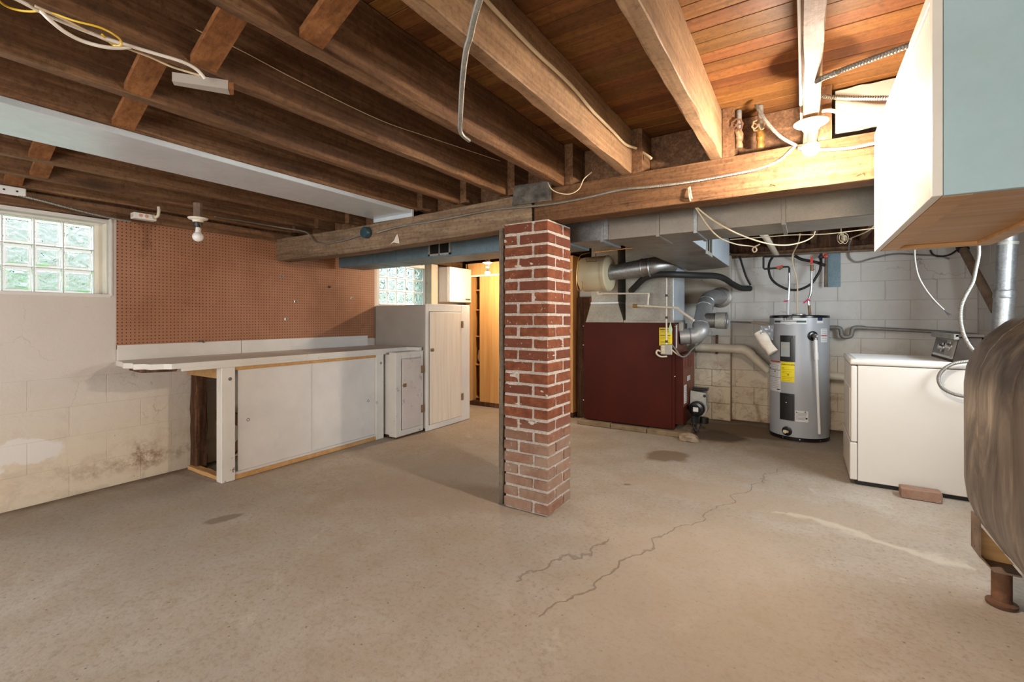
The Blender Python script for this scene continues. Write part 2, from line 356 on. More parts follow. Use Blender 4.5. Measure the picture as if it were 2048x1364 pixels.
# ------------------------------------------------------------------ mesh helpers
def nb(): return bmesh.new()
def box(bm, x0, x1, y0, y1, z0, z1, bev=0, M=None, seg=1):
    if x0 > x1: x0, x1 = x1, x0
    if y0 > y1: y0, y1 = y1, y0
    if z0 > z1: z0, z1 = z1, z0
    r = bmesh.ops.create_cube(bm, size=1)['verts']
    for q in r:
        q.co = Vector((x0 + (q.co.x + .5) * (x1 - x0), y0 + (q.co.y + .5) * (y1 - y0), z0 + (q.co.z + .5) * (z1 - z0)))
        if M is not None: q.co = M @ q.co
    if bev:
        es = list({e for q in r for e in q.link_edges})
        bmesh.ops.bevel(bm, geom=es, offset=bev, segments=seg, affect='EDGES', profile=.5)
def frame(d):
    d = d.normalized(); a = Vector((0, 0, 1)) if abs(d.z) < .9 else Vector((1, 0, 0))
    x = a.cross(d).normalized(); return x, d.cross(x)
def rings(bm, rr, cap=True, closed=True):
    fs = []
    for a, b in zip(rr, rr[1:]):
        n = len(a)
        for i in range(n if closed else n - 1):
            j = (i + 1) % n
            fs.append(bm.faces.new((a[i], a[j], b[j], b[i])))
    if cap and closed:
        bm.faces.new(rr[0][::-1]); bm.faces.new(rr[-1])
    return fs
def cyl(bm, p, q, r, r2=None, seg=16, cap=True):
    p, q = Vector(p), Vector(q); r2 = r if r2 is None else r2; x, y = frame(q - p)
    A = [[bm.verts.new(c + (x * math.cos(k * math.tau / seg) + y * math.sin(k * math.tau / seg)) * rr) for k in range(seg)] for c, rr in ((p, r), (q, r2))]
    rings(bm, A, cap)
def lathe(bm, p, d, prof, seg=20):
    p, d = Vector(p), Vector(d).normalized(); x, y = frame(d)
    A = [[bm.verts.new(p + d * h + (x * math.cos(k * math.tau / seg) + y * math.sin(k * math.tau / seg)) * max(r, 1e-4)) for k in range(seg)] for r, h in prof]
    rings(bm, A)
def catmull(P, n):
    out = []
    Q = [P[0] * 2 - P[1]] + list(P) + [P[-1] * 2 - P[-2]]
    for i in range(1, len(Q) - 2):
        a, b, c, d = Q[i - 1:i + 3]
        for k in range(n):
            s = k / n
            out.append(.5 * ((2 * b) + (c - a) * s + (2 * a - 5 * b + 4 * c - d) * s * s + (3 * b - a - 3 * c + d) * s ** 3))
    out.append(P[-1]); return out
def tube(bm, P, r, seg=8, n=6, rib=0, ribamp=.16):
    P = [Vector(p) for p in P]
    C = catmull(P, n) if n > 1 else P
    if rib:                                   # resample evenly and ridge the radius
        L = [0]
        for a, b in zip(C, C[1:]): L.append(L[-1] + (b - a).length)
        m = max(4, int(L[-1] / rib * 2)); D = []; j = 0
        for k in range(m + 1):
            s = L[-1] * k / m
            while j < len(L) - 2 and L[j + 1] < s: j += 1
            f = (s - L[j]) / max(1e-9, L[j + 1] - L[j]); D.append(C[j].lerp(C[j + 1], f))
        C = D
    x = None; A = []
    for i, c in enumerate(C):
        d = (C[min(i + 1, len(C) - 1)] - C[max(i - 1, 0)])
        if d.length < 1e-7: d = Vector((0, 0, 1))
        d.normalize()
        if x is None: x, y = frame(d)
        else: x = (x - d * x.dot(d)).normalized(); y = d.cross(x)
        rr = r * (1 + ribamp * (1 if i % 2 else -1)) if rib else r
        A.append([bm.verts.new(c + (x * math.cos(k * math.tau / seg) + y * math.sin(k * math.tau / seg)) * rr) for k in range(seg)])
    rings(bm, A)
def quad(bm, a, b, c, d):
    vs = [bm.verts.new(Vector(p)) for p in (a, b, c, d)]; return bm.faces.new(vs)
def prism(bm, poly, d):
    """poly: 3-D points, extruded by vector d"""
    a = [bm.verts.new(Vector(p)) for p in poly]; b = [bm.verts.new(Vector(p) + Vector(d)) for p in poly]
    rings(bm, [a, b])
def plank(bm, x0, x1, y0, y1, z0, z1, axis='y', n=14, j=.002, chip=.004, seed=0):
    """a sawn timber: box cut along its length, edges uneven"""
    rnd = random.Random(seed); A = []
    lo, hi = {'x': (x0, x1), 'y': (y0, y1), 'z': (z0, z1)}[axis]
    for k in range(n + 1):
        s = lo + (hi - lo) * k / n; ring = []
        if axis == 'y': c = [(x0, z0), (x1, z0), (x1, z1), (x0, z1)]
        elif axis == 'x': c = [(y0, z0), (y1, z0), (y1, z1), (y0, z1)]
        else: c = [(x0, y0), (x1, y0), (x1, y1), (x0, y1)]
        cxm = (c[0][0] + c[1][0]) / 2; cym = (c[0][1] + c[2][1]) / 2
        pl = []
        for (a, b) in c:                       # two verts per corner: a narrow worn arris
            e = chip * (.4 + rnd.random())
            sa = 1 if a > cxm else -1; sb = 1 if b > cym else -1
            q1 = (a - sa * e, b); q2 = (a, b - sb * e)
            pl.append((q1, q2) if (sa * sb > 0) else (q2, q1))
        flat = []
        for q1, q2 in pl: flat += [q2, q1] if 0 else [q1, q2]
        cen = (cxm, cym); flat.sort(key=lambda q: math.atan2(q[1] - cen[1], q[0] - cen[0]))
        for (a, b) in flat:
            a += rnd.uniform(-j, j); b += rnd.uniform(-j, j)
            ring.append(bm.verts.new({'y': (a, s, b), 'x': (s, a, b), 'z': (a, b, s)}[axis]))
        A.append(ring)
    rings(bm, A)

ORG = {}
def mk(name, bm, m, parent=None, smooth=False, base=None):
    bmesh.ops.recalc_face_normals(bm, faces=bm.faces)
    if parent is not None: o0 = ORG[parent]
    else:
        if base is None:
            lo = Vector([min(v.co[i] for v in bm.verts) for i in range(3)]); hi = Vector([max(v.co[i] for v in bm.verts) for i in range(3)])
            base = Vector(((lo.x + hi.x) / 2, (lo.y + hi.y) / 2, lo.z))
        o0 = Vector(base)
    for v_ in bm.verts: v_.co -= o0
    me = bpy.data.meshes.new(name); bm.to_mesh(me); bm.free()
    if smooth:
        me.polygons.foreach_set('use_smooth', [True] * len(me.polygons))
        try: me.set_sharp_from_angle(angle=math.radians(38))
        except Exception: pass
    for mm in (m if isinstance(m, (list, tuple)) else [m]): me.materials.append(MATS[mm])
    o = bpy.data.objects.new(name, me); COL.objects.link(o)
    if parent is not None: o.parent = parent
    else: o.location = o0
    ORG[o] = o0
    if name in ('lettering', 'fine_print', 'print', 'bold_print', 'wire_ends', 'slot', 'knockout', 'hole', 'bolt_hole', 'stripe'): o['kind'] = 'stuff'
    return o
def tag(o, label=None, cat=None, group=None, kind=None):
    if label: o['label'] = label
    if cat: o['category'] = cat
    if group: o['group'] = group
    if kind: o['kind'] = kind
    return o
def thing(name, label, cat, loc=(0, 0, 0), group=None, kind=None):
    o = bpy.data.objects.new(name, None); COL.objects.link(o); o.location = loc; o.empty_display_size = .05
    ORG[o] = Vector(loc); tag(o, label, cat, group, kind); return o
def P_box(name, parent, m, *a, **k):
    bm = nb(); box(bm, *a, **k); return mk(name, bm, m, parent)
def P_cyl(name, parent, m, p, q, r, r2=None, seg=16, smooth=True):
    bm = nb(); cyl(bm, p, q, r, r2, seg); return mk(name, bm, m, parent, smooth)
def P_tube(name, parent, m, P, r, seg=8, n=6, rib=0, **k):
    bm = nb(); tube(bm, P, r, seg, n, rib, **k); return mk(name, bm, m, parent, True)
def lone(name, bm, m, label, cat, smooth=False, group=None):
    return tag(mk(name, bm, m, None, smooth), label, cat, group)
def text(bm, s, size, org, X, Y, warp=None, bold=0):
    cu = bpy.data.curves.new('t', 'FONT'); cu.body = s; cu.size = size; cu.resolution_u = 2; cu.offset = bold
    o = bpy.data.objects.new('t', cu); COL.objects.link(o)
    dg = bpy.context.evaluated_depsgraph_get(); me = bpy.data.meshes.new_from_object(o.evaluated_get(dg))
    X, Y = Vector(X), Vector(Y); org = Vector(org)
    vs = [bm.verts.new(warp(v.co.x, v.co.y) if warp else org + X * v.co.x + Y * v.co.y) for v in me.vertices]
    for p in me.polygons:
        try: bm.faces.new([vs[i] for i in p.vertices])
        except ValueError: pass
    bpy.data.objects.remove(o); bpy.data.curves.remove(cu); bpy.data.meshes.remove(me)

# ================================================================== SETTING
XL, XR, YB, YR = -4.22, 1.39, 6.05, -2.5          # left, right, back, rear walls
def struct(o): o['kind'] = 'structure'; return o
bm = nb()
NX, NY = 60, 90                                    # gently uneven slab
g = [[None] * (NY + 1) for _ in range(NX + 1)]
for i in range(NX + 1):
    for j in range(NY + 1):
        x = XL - .3 + (XR - XL + .6) * i / NX; y = YR - .3 + (YB - YR + .6) * j / NY
        g[i][j] = bm.verts.new((x, y, .004 * noise.noise(Vector((x * 1.1, y * 1.1, 3))) - .002))
for i in range(NX):
    for j in range(NY): bm.faces.new((g[i][j], g[i + 1][j], g[i + 1][j + 1], g[i][j + 1]))
low = bmesh.ops.extrude_face_region(bm, geom=list(bm.faces))
for e in low['geom']:
    if isinstance(e, bmesh.types.BMVert): e.co.z = -.12
struct(mk('floor', bm, 'concrete', smooth=True))

def blocks(parent, plane, a0, a1, z0, z1, c, m, d=.045, bl=.40, bh=.203, skip=None, gap=.005, seed=1, step=1, bev=.004):
    """running-bond concrete blocks proud of a mortar bed. plane 'x': wall face at x=c looking +step, runs along y; 'y': face at y=c looking -y, runs along x"""
    rnd = random.Random(seed); k = 0; z = z0
    while z < z1 - .02:
        h = min(bh, z1 - z); a = a0 - (bl / 2 if k % 2 else 0)
        while a < a1 - .01:
            s, e = max(a, a0), min(a + bl, a1)
            if e - s > .03 and not (skip and skip(s, e, z, z + h)):
                pr = rnd.uniform(0, .003 if bev > .003 else .001); bm = nb()
                if plane == 'x': box(bm, c - step * d, c + step * pr, s + gap / 2, e - gap / 2, z + gap / 2, z + h - gap / 2, bev)
                else: box(bm, s + gap / 2, e - gap / 2, c - pr, c + d, z + gap / 2, z + h - gap / 2, bev)
                mk('block', bm, m, parent)
            a += bl
        z += bh; k += 1

# left wall: parged upper wall with two window openings, painted blocks below
W1 = (.02, 1.222, 1.372, 1.925)      # y0,y1,z0,z1 of opening
W2 = (3.66, 4.52, 1.37, 1.90)
bm = nb()
TOPZ = 1.93
def wseg(y0, y1, z0, z1): box(bm, XL - .22, XL, y0, y1, z0, z1)
wseg(YR, W1[0], .99, TOPZ); wseg(W1[0], W1[1], .99, W1[2]); wseg(W1[1], W2[0], .99, TOPZ); wseg(W2[0], W2[1], .99, W2[2]); wseg(W2[1], YB + .2, .99, TOPZ)
wseg(W2[0], W2[1], W2[3], TOPZ)
box(bm, XL - .22, XL - .0018, YR, YB + .2, -.1, .81); box(bm, XL - .22, XL, YR, YB + .2, .81, .99)
wl = struct(mk('wall_left', bm, 'wall_paint'))
blocks(wl, 'x', -.6, 3.64, .0, .81, XL, 'wall_paint', d=.0035, gap=.0022, seed=3, bev=.0012)
bm = nb(); box(bm, XL - .22, XL - .004, YR, YB + .2, TOPZ, 2.29); struct(mk('trim_1', bm, 'dark_wood'))       # sill and rim boards on the wall
bm = nb(); plank(bm, XL - .14, XL + .02, YR, YB, TOPZ, 2.02, 'y', 30, .002); 
struct(mk('trim_2', bm, 'joist_wood'))
# back wall
bm = nb(); box(bm, XL, XR + .2, YB + .006, YB + .25, -.1, TOPZ); wb = struct(mk('wall_back', bm, 'wall_mortar'))
blocks(wb, 'y', -2.3, XR, 0, TOPZ, YB, 'block_paint', d=.05, seed=5, bh=.2, gap=.0035, bev=.0025)
bm = nb(); box(bm, XL, XR + .2, YB + .02, YB + .25, TOPZ, 2.29); struct(mk('trim_3', bm, 'dark_wood'))
bm = nb(); plank(bm, XL, XR, YB - .02, YB + .14, TOPZ, 1.985, 'x', 30, .002); struct(mk('trim_4', bm, 'joist_wood'))
# right wall with a window opening, rear wall
bm = nb()
def rseg(y0, y1, z0, z1): box(bm, XR, XR + .2, y0, y1, z0, z1)
rseg(YR, 3.05, 0, 2.29); rseg(3.05, 4.25, 0, 1.22); rseg(3.05, 4.25, 1.88, 2.29); rseg(4.25, YB + .2, 0, 2.29)
wr = struct(mk('wall_right', bm, 'wall_mortar'))
blocks(wr, 'x', 2.1, YB, .9, 2.0, XR, 'block_paint', d=.03, step=-1, seed=9, bh=.2, gap=.004, skip=lambda a, b, z, zz: b > 3.05 and a < 4.25 and zz > 1.22 and z < 1.88)
bm = nb(); box(bm, XL - .2, XR + .2, YR - .2, YR, 0, 2.29); struct(mk('wall_rear', bm, 'wall_paint'))

# ceiling: subfloor planks on joists
ceil = thing('ceiling', None, None, (-1.4, 1.8, 2.28), kind='structure')
DZ = 2.28
rnd = random.Random(11); pw = .0845; y = YR
JX = [-4.15, -3.80, -3.37, -2.925, -2.52, -2.10, -1.695, -1.275, -.852, -.385, .022, .45, .90, 1.33]
while y < YB + .1:
    cuts = sorted(rnd.sample(JX[2:12], rnd.choice([0, 1, 1])))
    xs = [XL - .1] + cuts + [XR + .1]
    for a, b in zip(xs, xs[1:]):
        bm = nb(); box(bm, a + .001, b - .001, y + .0012, y + pw - .0012, DZ + rnd.uniform(0, .002), DZ + .02, .0015)
        mk('plank', bm, 'deck_wood', ceil)
    y += pw
bm = nb(); box(bm, XL - .2, XR + .2, YR, YB + .2, DZ + .022, DZ + .05); mk('upper_floor', bm, 'dark_void', ceil)
JZ0 = 2.03; JH = .0275
for i, x in enumerate(JX):
    bm = nb(); plank(bm, x - JH, x + JH, YR + .01, 2.56, JZ0, DZ - .001, 'y', 44, .0022, .005, seed=i)
    mk('joist', bm, 'joist_wood_pale' if i in (8, 9, 10) else 'joist_wood', ceil)
    xb = x + 2 * JH + .002
    bm = nb(); plank(bm, xb - JH, xb + JH, 2.548, YB - .0, JZ0 + .001, DZ - .001, 'y', 30, .0022, .004, seed=i + 50)
    mk('joist', bm, 'joist_wood', ceil)
# header blocking over the beam
for i, (a, b) in enumerate(zip(JX, JX[1:])):
    a2, b2 = a + 3 * JH + .006, b - JH + .052
    if i in (10, 11):
        bm = nb(); plank(bm, a2 + .01, b2 + .0, 2.60, 2.63, JZ0 + .045, DZ - .012, 'x', 8, .003, .004, seed=i); mk('blocking', bm, 'plaster_white', ceil)
    else:
        bm = nb(); plank(bm, a2, b2, 2.72, 2.76, JZ0 + .002, DZ - .002, 'x', 6, .002, .003, seed=i); mk('blocking', bm, 'joist_wood', ceil)
# diagonal bridging between the joists
for i in range(len(JX) - 1):
    a, b = JX[i] + JH, JX[i + 1] - JH
    if i == 3: continue
    y0 = .72 + .05 * math.sin(i * 2.1) + (.07 if i == 7 else 0)
    p0 = Vector((a + .001, y0, JZ0 + .012)); p1 = Vector((b - .001, y0, DZ - .03))
    d = (p1 - p0).normalized(); n_ = Vector((-d.z, 0, d.x))
    w, th = .078, .022
    c0 = p0 + n_ * .0
    bm = nb(); e0 = (0 if 1 else 0)
    q = [Vector((a, y0 - w / 2, JZ0 + .006)), Vector((a, y0 - w / 2, JZ0 + .006 + th / d.x)), Vector((b, y0 - w / 2, DZ - .03)), Vector((b, y0 - w / 2, DZ - .03 - th / d.x))]
    prism(bm, q, (0, w, 0)); br = mk('bridging', bm, 'bridge_wood', ceil)
# painted scrap nailed under a joist
bm = nb(); p, q = aZ(345, 164, 1.985), aZ(458, 184, 1.985)
d = (q - p).normalized(); s = Vector((-d.y, d.x, 0)) * .022
prism(bm, [p - s * .3, q - s, q + s, p + s], (0, 0, .03)); 
sc = lone('wood_scrap', bm, 'cabinet_grey', 'short painted wood offcut nailed under a ceiling joist', 'wood offcut')
bm = nb(); q2 = aZ(463, 186, 1.985); prism(bm, [q + d * .001 - s, q + d * .001 + s, q + d * .012 + s * .8, q + d * .016 - s * .9], (0, 0, .026)); mk('broken_end', bm, 'bridge_wood', sc)

# windows of glass block
def glass_window(name, y0, y1, z0, z1, cols, rows, xf, xb):
    w = thing(name, None, None, (xf, (y0 + y1) / 2, z0), kind='structure')
    g_ = .005
    for a, b in zip(cols, cols[1:]):
        for c, d in zip(rows, rows[1:]):
            bm = nb(); box(bm, xb, xf, a + g_ / 2, b - g_ / 2, c + g_ / 2, d - g_ / 2, .008, seg=2)
            # sunken, patterned face inside a clear rim
            bm.normal_update()
            ff = [f for f in bm.faces if abs(f.normal.x) > .99 and f.calc_area() > .005]
            r_ = bmesh.ops.inset_individual(bm, faces=ff, thickness=.016, depth=0)
            r_ = bmesh.ops.inset_individual(bm, faces=ff, thickness=.004, depth=-.005)
            for f in ff: f.material_index = 1
            mk('glass_block', bm, ['glass_rim', 'glass_block'], w, True)
    bm = nb()
    for a in cols: box(bm, xf - .010, xf - .003, a - g_ / 2, a + g_ / 2, rows[0], rows[-1])
    for c in rows: box(bm, xf - .0105, xf - .0035, cols[0], cols[-1], c - g_ / 2, c + g_ / 2)
    mk('mortar_joints', bm, 'white_paint', w)
    return w
xf = XL - .125
cols = [.118, .27, .418, .565, .712, .858, 1.002, 1.165]
w1 = glass_window('window_1', W1[0], W1[1], W1[2], W1[3], cols, [1.385, 1.555, 1.705, 1.885], xf, xf - .06)
bm = nb(); box(bm, XL - .2, XL + .004, W1[0], W1[1], W1[2] - .012, 1.385, .003); mk('window_sill', bm, 'white_paint', w1)
bm = nb(); box(bm, XL - .19, xf + .012, W1[0], W1[1], 1.885, W1[3]); box(bm, XL - .12, XL - .03, W1[0], W1[1], 1.90, W1[3]); mk('window_head', bm, 'white_paint', w1)
bm = nb(); box(bm, XL - .19, xf + .01, 1.165, W1[1], 1.385, 1.885); box(bm, xf + .01, XL - .035, 1.205, W1[1], 1.385, 1.90, .003); mk('window_jamb', bm, 'cream_paint', w1)
bm = nb(); box(bm, XL - .03, XL + .006, W1[1] - .006, W1[1] + .012, 1.37, 1.93, .004); mk('window_stop', bm, 'white_paint', w1)
bm = nb(); box(bm, XL - .19, XL - .03, W1[0], .118, 1.385, 1.885); mk('window_jamb', bm, 'cream_paint', w1)
cols2 = [3.70, 3.852, 4.004, 4.156, 4.308, 4.462]
w2 = glass_window('window_2', W2[0], W2[1], W2[2], W2[3], cols2, [1.385, 1.548, 1.706, 1.868], XL - .03, XL - .07)
bm = nb(); box(bm, XL - .12, XL + .0, W2[0], 3.70, W2[2], W2[3]); box(bm, XL - .12, XL, 4.462, W2[1], W2[2], W2[3]); box(bm, XL - .12, XL, 3.7, 4.462, 1.868, W2[3]); box(bm, XL - .12, XL + .01, 3.70, 4.462, W2[2], 1.385); mk('window_frame', bm, 'white_paint', w2)
w3 = thing('window_3', None, None, (XR, 3.65, 1.22), kind='structure')
bm = nb()
for (a, b, c, d) in ((3.05, 3.09, 1.22, 1.88), (4.21, 4.25, 1.22, 1.88), (3.09, 4.21, 1.84, 1.88), (3.09, 4.21, 1.22, 1.26)): box(bm, XR + .05, XR + .11, a, b, c, d)
mk('window_frame', bm, 'white_paint', w3)

# outside, seen through the glass blocks
bm = nb(); box(bm, -12, XL - .3, -6, 12, .9, 1.0); tag(mk('ground', bm, 'outside_ground'), kind='structure')
bm = nb(); box(bm, -6.7, -6.6, -3, 7, 1.0, 2.6); tag(mk('wall_neighbour', bm, 'neighbour_paint'), kind='structure')
for (yy, sd, nm) in ((.5, 1, 'leafy green shrub outside the left glass block window'), (4.2, 2, 'leafy green shrub outside the farther glass block window')):
    bm = nb(); rnd = random.Random(sd)
    for k in range(420):
        c = Vector((-5.35 + rnd.gauss(0, .16), yy + rnd.gauss(0, .45), 1.02 + abs(rnd.gauss(0, .28)))); n_ = Vector((rnd.uniform(.2, 1), rnd.uniform(-1, 1), rnd.uniform(-.3, 1))).normalized()
        x, y = frame(n_); s = rnd.uniform(.03, .06); quad(bm, c - x * s, c - y * s * .5, c + x * s, c + y * s * .5)
    sh = thing('shrub', nm, 'shrub', (-5.35, yy, 1.0)); tag(mk('leaves', bm, 'outside_leaves', sh), kind='stuff')
    bm = nb()
    for k in range(7): cyl(bm, (-5.35, yy + (k - 3) * .06, 1.0), (-5.35 + rnd.uniform(-.1, .1), yy + (k - 3) * .16, 1.4), .012, .004, 6)
    mk('stem', bm, 'dark_wood', sh)

# ================================================================== BEAM, PIER
bt = thing('support_beam', 'heavy timber beam in two lengths crossing the basement on the brick pier', 'beam', (-1.5, 2.61, 1.82))
YF = 2.54
bm = nb(); plank(bm, -1.455, XR, YF, 2.68, 1.822, 2.028, 'x', 26, .0012, .003, seed=2); mk('timber', bm, 'beam_wood', bt)
bm = nb(); plank(bm, -4.24, -1.475, YF, 2.68, 1.815, 2.022, 'x', 30, .0015, .004, seed=3)
for v_ in bm.verts:                    # the left length sags and runs slightly toward the camera at the wall
    k = (-1.475 - v_.co.x) / 2.77; v_.co.y -= .10 * k; v_.co.z -= .062 * min(1, k * 1.6) ** .8 if k > 0 else 0
mk('timber', bm, 'beam_wood_grey', bt)
def yface(x):                          # front face of the beam at x
    return YF if x > -1.47 else YF - .10 * (-1.475 - x) / 2.77
for i, (px, py, dx, dz) in enumerate(((1238, 409, -26, -1), (1285, 403, -24, 0), (1432, 391, -24, 4), (1552, 372, -8, -6), (1712, 352, 12, -8))):
    a = aY(px, py, YF - .001); b = aY(px + dx, py + dz, YF - .014); bm = nb(); cyl(bm, a, b, .0016, seg=6); cyl(bm, b, b + Vector((0, 0, -.012)), .0013, seg=5); mk('nail', bm, 'rust', bt)

pier = thing('brick_pier', 'square red brick pier with white mortar holding up the beam', 'pillar', (-1.474, 2.62, 0))
PX0, PX1, PY0, PY1 = -1.634, -1.314, 2.461, 2.781
ST, HD, JT = .206, .098, .0155; CH = 1.815 / 25
bm = nb()
for k in range(25):
    z = k * CH
    box(bm, PX0 + .005, PX1 - .005, PY0 + .005, PY1 - .005, z, z + CH)
r = bmesh.ops.subdivide_edges(bm, edges=list(bm.edges), cuts=7, use_grid_fill=True)
for v_ in bm.verts:
    n_ = noise.noise(v_.co * 28) * .0035 + noise.noise(v_.co * 70) * .0025 + .0008
    lo_ = .004 if v_.co.z < .45 else 0
    dx = v_.co.x - (PX0 + PX1) / 2; dy = v_.co.y - (PY0 + PY1) / 2
    if abs(dx) > .15: v_.co.x += math.copysign(1, dx) * (n_ - lo_)
    if abs(dy) > .15: v_.co.y += math.copysign(1, dy) * (n_ - lo_)
mk('mortar', bm, 'mortar', pier)
def brick_mesh(lx, ly, h, seed):
    bm = nb(); rnd = random.Random(seed); box(bm, -lx / 2, lx / 2, -ly / 2, ly / 2, 0, h, .0035)
    for v_ in bm.verts: v_.co += Vector((rnd.uniform(-1, 1), rnd.uniform(-1, 1), rnd.uniform(-1, 1))) * .0018
    me = bpy.data.meshes.new('brick'); bmesh.ops.recalc_face_normals(bm, faces=bm.faces); bm.to_mesh(me); bm.free(); me.materials.append(MATS['brick']); return me
BA = [brick_mesh(ST, HD, CH - JT, s) for s in (1, 2, 3)]; BB = [brick_mesh(HD, ST, CH - JT, s) for s in (4, 5, 6)]
rnd = random.Random(5)
for k in range(25):
    z = k * CH + JT * .5
    if k % 2 == 0: L = [(0, PX0 + ST / 2, PY0 + HD / 2), (1, PX1 - HD / 2, PY0 + ST / 2), (0, PX1 - ST / 2, PY1 - HD / 2), (1, PX0 + HD / 2, PY1 - ST / 2)]
    else: L = [(1, PX0 + HD / 2, PY0 + ST / 2), (0, PX1 - ST / 2, PY0 + HD / 2), (1, PX1 - HD / 2, PY1 - ST / 2), (0, PX0 + ST / 2, PY1 - HD / 2)]
    for (kind, x, y) in L:
        o = bpy.data.objects.new('brick', rnd.choice(BB if kind else BA)); COL.objects.link(o); o.parent = pier
        o.location = Vector((x + rnd.uniform(-.0025, .0025), y + rnd.uniform(-.0025, .0025), z + rnd.uniform(-.0012, .0012))) - ORG[pier]
        o.rotation_euler = (0, 0, rnd.uniform(-.008, .008))
bm = nb(); plank(bm, -1.69, -1.655, 2.48, 2.60, 0, 1.80, 'z', 18, .0025, .005, seed=8)
lone('upright_board', bm, 'post_wood', 'weathered grey board standing against the left side of the brick pier', 'board')
# crumpled metal flashing over the beam joint
bm = nb(); A = []
c00, c10, c11, c01 = aY(1029, 372, 2.52), aY(1103, 362, 2.52), aY(1104, 401, 2.52), aY(1025, 412, 2.52)
for i in range(15):
    row = []
    for j in range(9):
        s, q = i / 14, j / 8; p = c00.lerp(c10, s).lerp(c01.lerp(c11, s), q)
        n_ = noise.noise(Vector((s * 7, q * 4, 1))) + .5 * noise.noise(Vector((s * 16, q * 9, 4)))
        p.y += -.004 - abs(n_) * .014; p.x += .002 * n_
        if j == 8: p.z += .004 * noise.noise(Vector((s * 12, 0, 9)))
        row.append(bm.verts.new(p))
    A.append(row)
for a, b in zip(A, A[1:]):
    for j in range(8): bm.faces.new((a[j], a[j + 1], b[j + 1], b[j]))
bmesh.ops.solidify(bm, geom=list(bm.faces), thickness=.0012)
lone('metal_flashing', bm, 'old_foil', 'crumpled old metal sheet lapped over the beam above the pier', 'metal sheet', True)

# ================================================================== LAMPS
def lamp(name, label, p, ztop, zb, lit=None, plate=.062, pl='cream_paint', string=None, r=.031, group=None, boxz=None):
    t_ = thing(name, label, 'lamp', (p[0], p[1], zb - r))
    x, y = p
    bm = nb(); lathe(bm, (x, y, ztop), (0, 0, -1), [(plate * .6, -.004), (plate, 0), (plate, .004), (plate * .9, .010), (.036, .016), (.030, .03)], 28); mk('cover_plate', bm, pl, t_, True)
    if boxz: bm = nb(); lathe(bm, (x, y, boxz), (0, 0, -1), [(.030, 0), (.030, boxz - ztop + .002)], 8); mk('ceiling_box', bm, 'rusty_steel', t_)
    hb = zb + r * 1.9
    bm = nb(); lathe(bm, (x, y, ztop - .014), (0, 0, -1), [(.027, 0), (.029, .01), (.024, ztop - .014 - hb - .012), (.020, ztop - .014 - hb)], 20); mk('socket', bm, 'white_gloss' if lit else 'black', t_, True)
    prof = [(.013, -.012)] + [(.0135, 0), (.015, .012)]
    n = 12
    c = hb - zb
    for k in range(n + 1):
        a = math.radians(30 + 150 * k / n); prof.append((r * math.sin(a), c - r * math.cos(a)))
    cut = 3 + 3
    bm = nb(); lathe(bm, (x, y, hb), (0, 0, -1), prof[:cut + 1], 24); bb = mk('bulb', bm, 'bulb_white', t_, True)
    bm = nb(); lathe(bm, (x, y, hb), (0, 0, -1), prof[cut:], 24); mk('dome', bm, lit or 'bulb_white', bb, True)
    if string: bm = nb(); tube(bm, [(x + .045, y, ztop - .005), (x + .045, y, ztop - string)], .0012, 6, 2); mk('pull_chain', bm, 'brass', t_)
    return t_
lamp('ceiling_lamp', 'lit bare bulb under a round plate on the joist beside the hanging cabinet', (.022, 2.25), 2.018, 1.912, 'bulb_lit', string=None)
lamp('ceiling_lamp', 'unlit white bulb on a pull-chain lampholder in front of the pegboard', (-3.64, 1.54), 1.925, 1.792, None, string=.15, boxz=2.03, r=.035)
lamp('ceiling_lamp', 'small lit bulb in front of the orange plywood closet', (-3.30, 4.60), 1.905, 1.775, 'bulb_far_lit', boxz=1.985, r=.028)
bm = nb(); box(bm, -3.45, -2.9, 4.52, 4.68, 1.985, 2.029, .003); lone('mounting_board', bm, 'orange_ply', 'short board under the joists carrying the closet lamp', 'board')

# ================================================================== PEGBOARD, WORKBENCH
bm = nb(); box(bm, XL, XL + .014, 1.254, 3.615, .985, 1.955)
lone('pegboard', bm, 'pegboard', 'large brown perforated hardboard panel above the workbench', 'pegboard')
for i, (px, py, lb) in enumerate(((563, 553, 'small metal peg hook highest on the pegboard, below the beam end'), (572, 638, 'low metal peg hook near the middle of the pegboard'), (591, 603, 'metal peg hook near the pegboard middle, right of and above the low hook'),
        (658, 574, 'tiny dark peg hook on the pegboard below the duct end'), (703, 596, 'metal peg hook near the right edge of the pegboard'))):
    p = aX(px, py, XL + .014); bm = nb(); box(bm, p.x - .002, p.x + .003, p.y - .012, p.y + .012, p.z - .012, p.z + .012, .001)
    tube(bm, [p, p + Vector((.03, -.004, -.004)), p + Vector((.036, -.004, .012))], .0025, 6, 4)
    lone('peg_hook', bm, 'chrome' if i != 3 else 'black', lb, 'hook')
p = aX(400, 684, XL + .03); bm = nb(); tube(bm, [p + Vector((0, -.02, 0)), p + Vector((.012, -.005, .012)), p + Vector((.004, .012, .004)), p + Vector((.0, .03, -.006))], .005, 6, 5)
lone('wire_scrap', bm, 'steel', 'small bent metal clip on top of the backsplash board', 'clip')

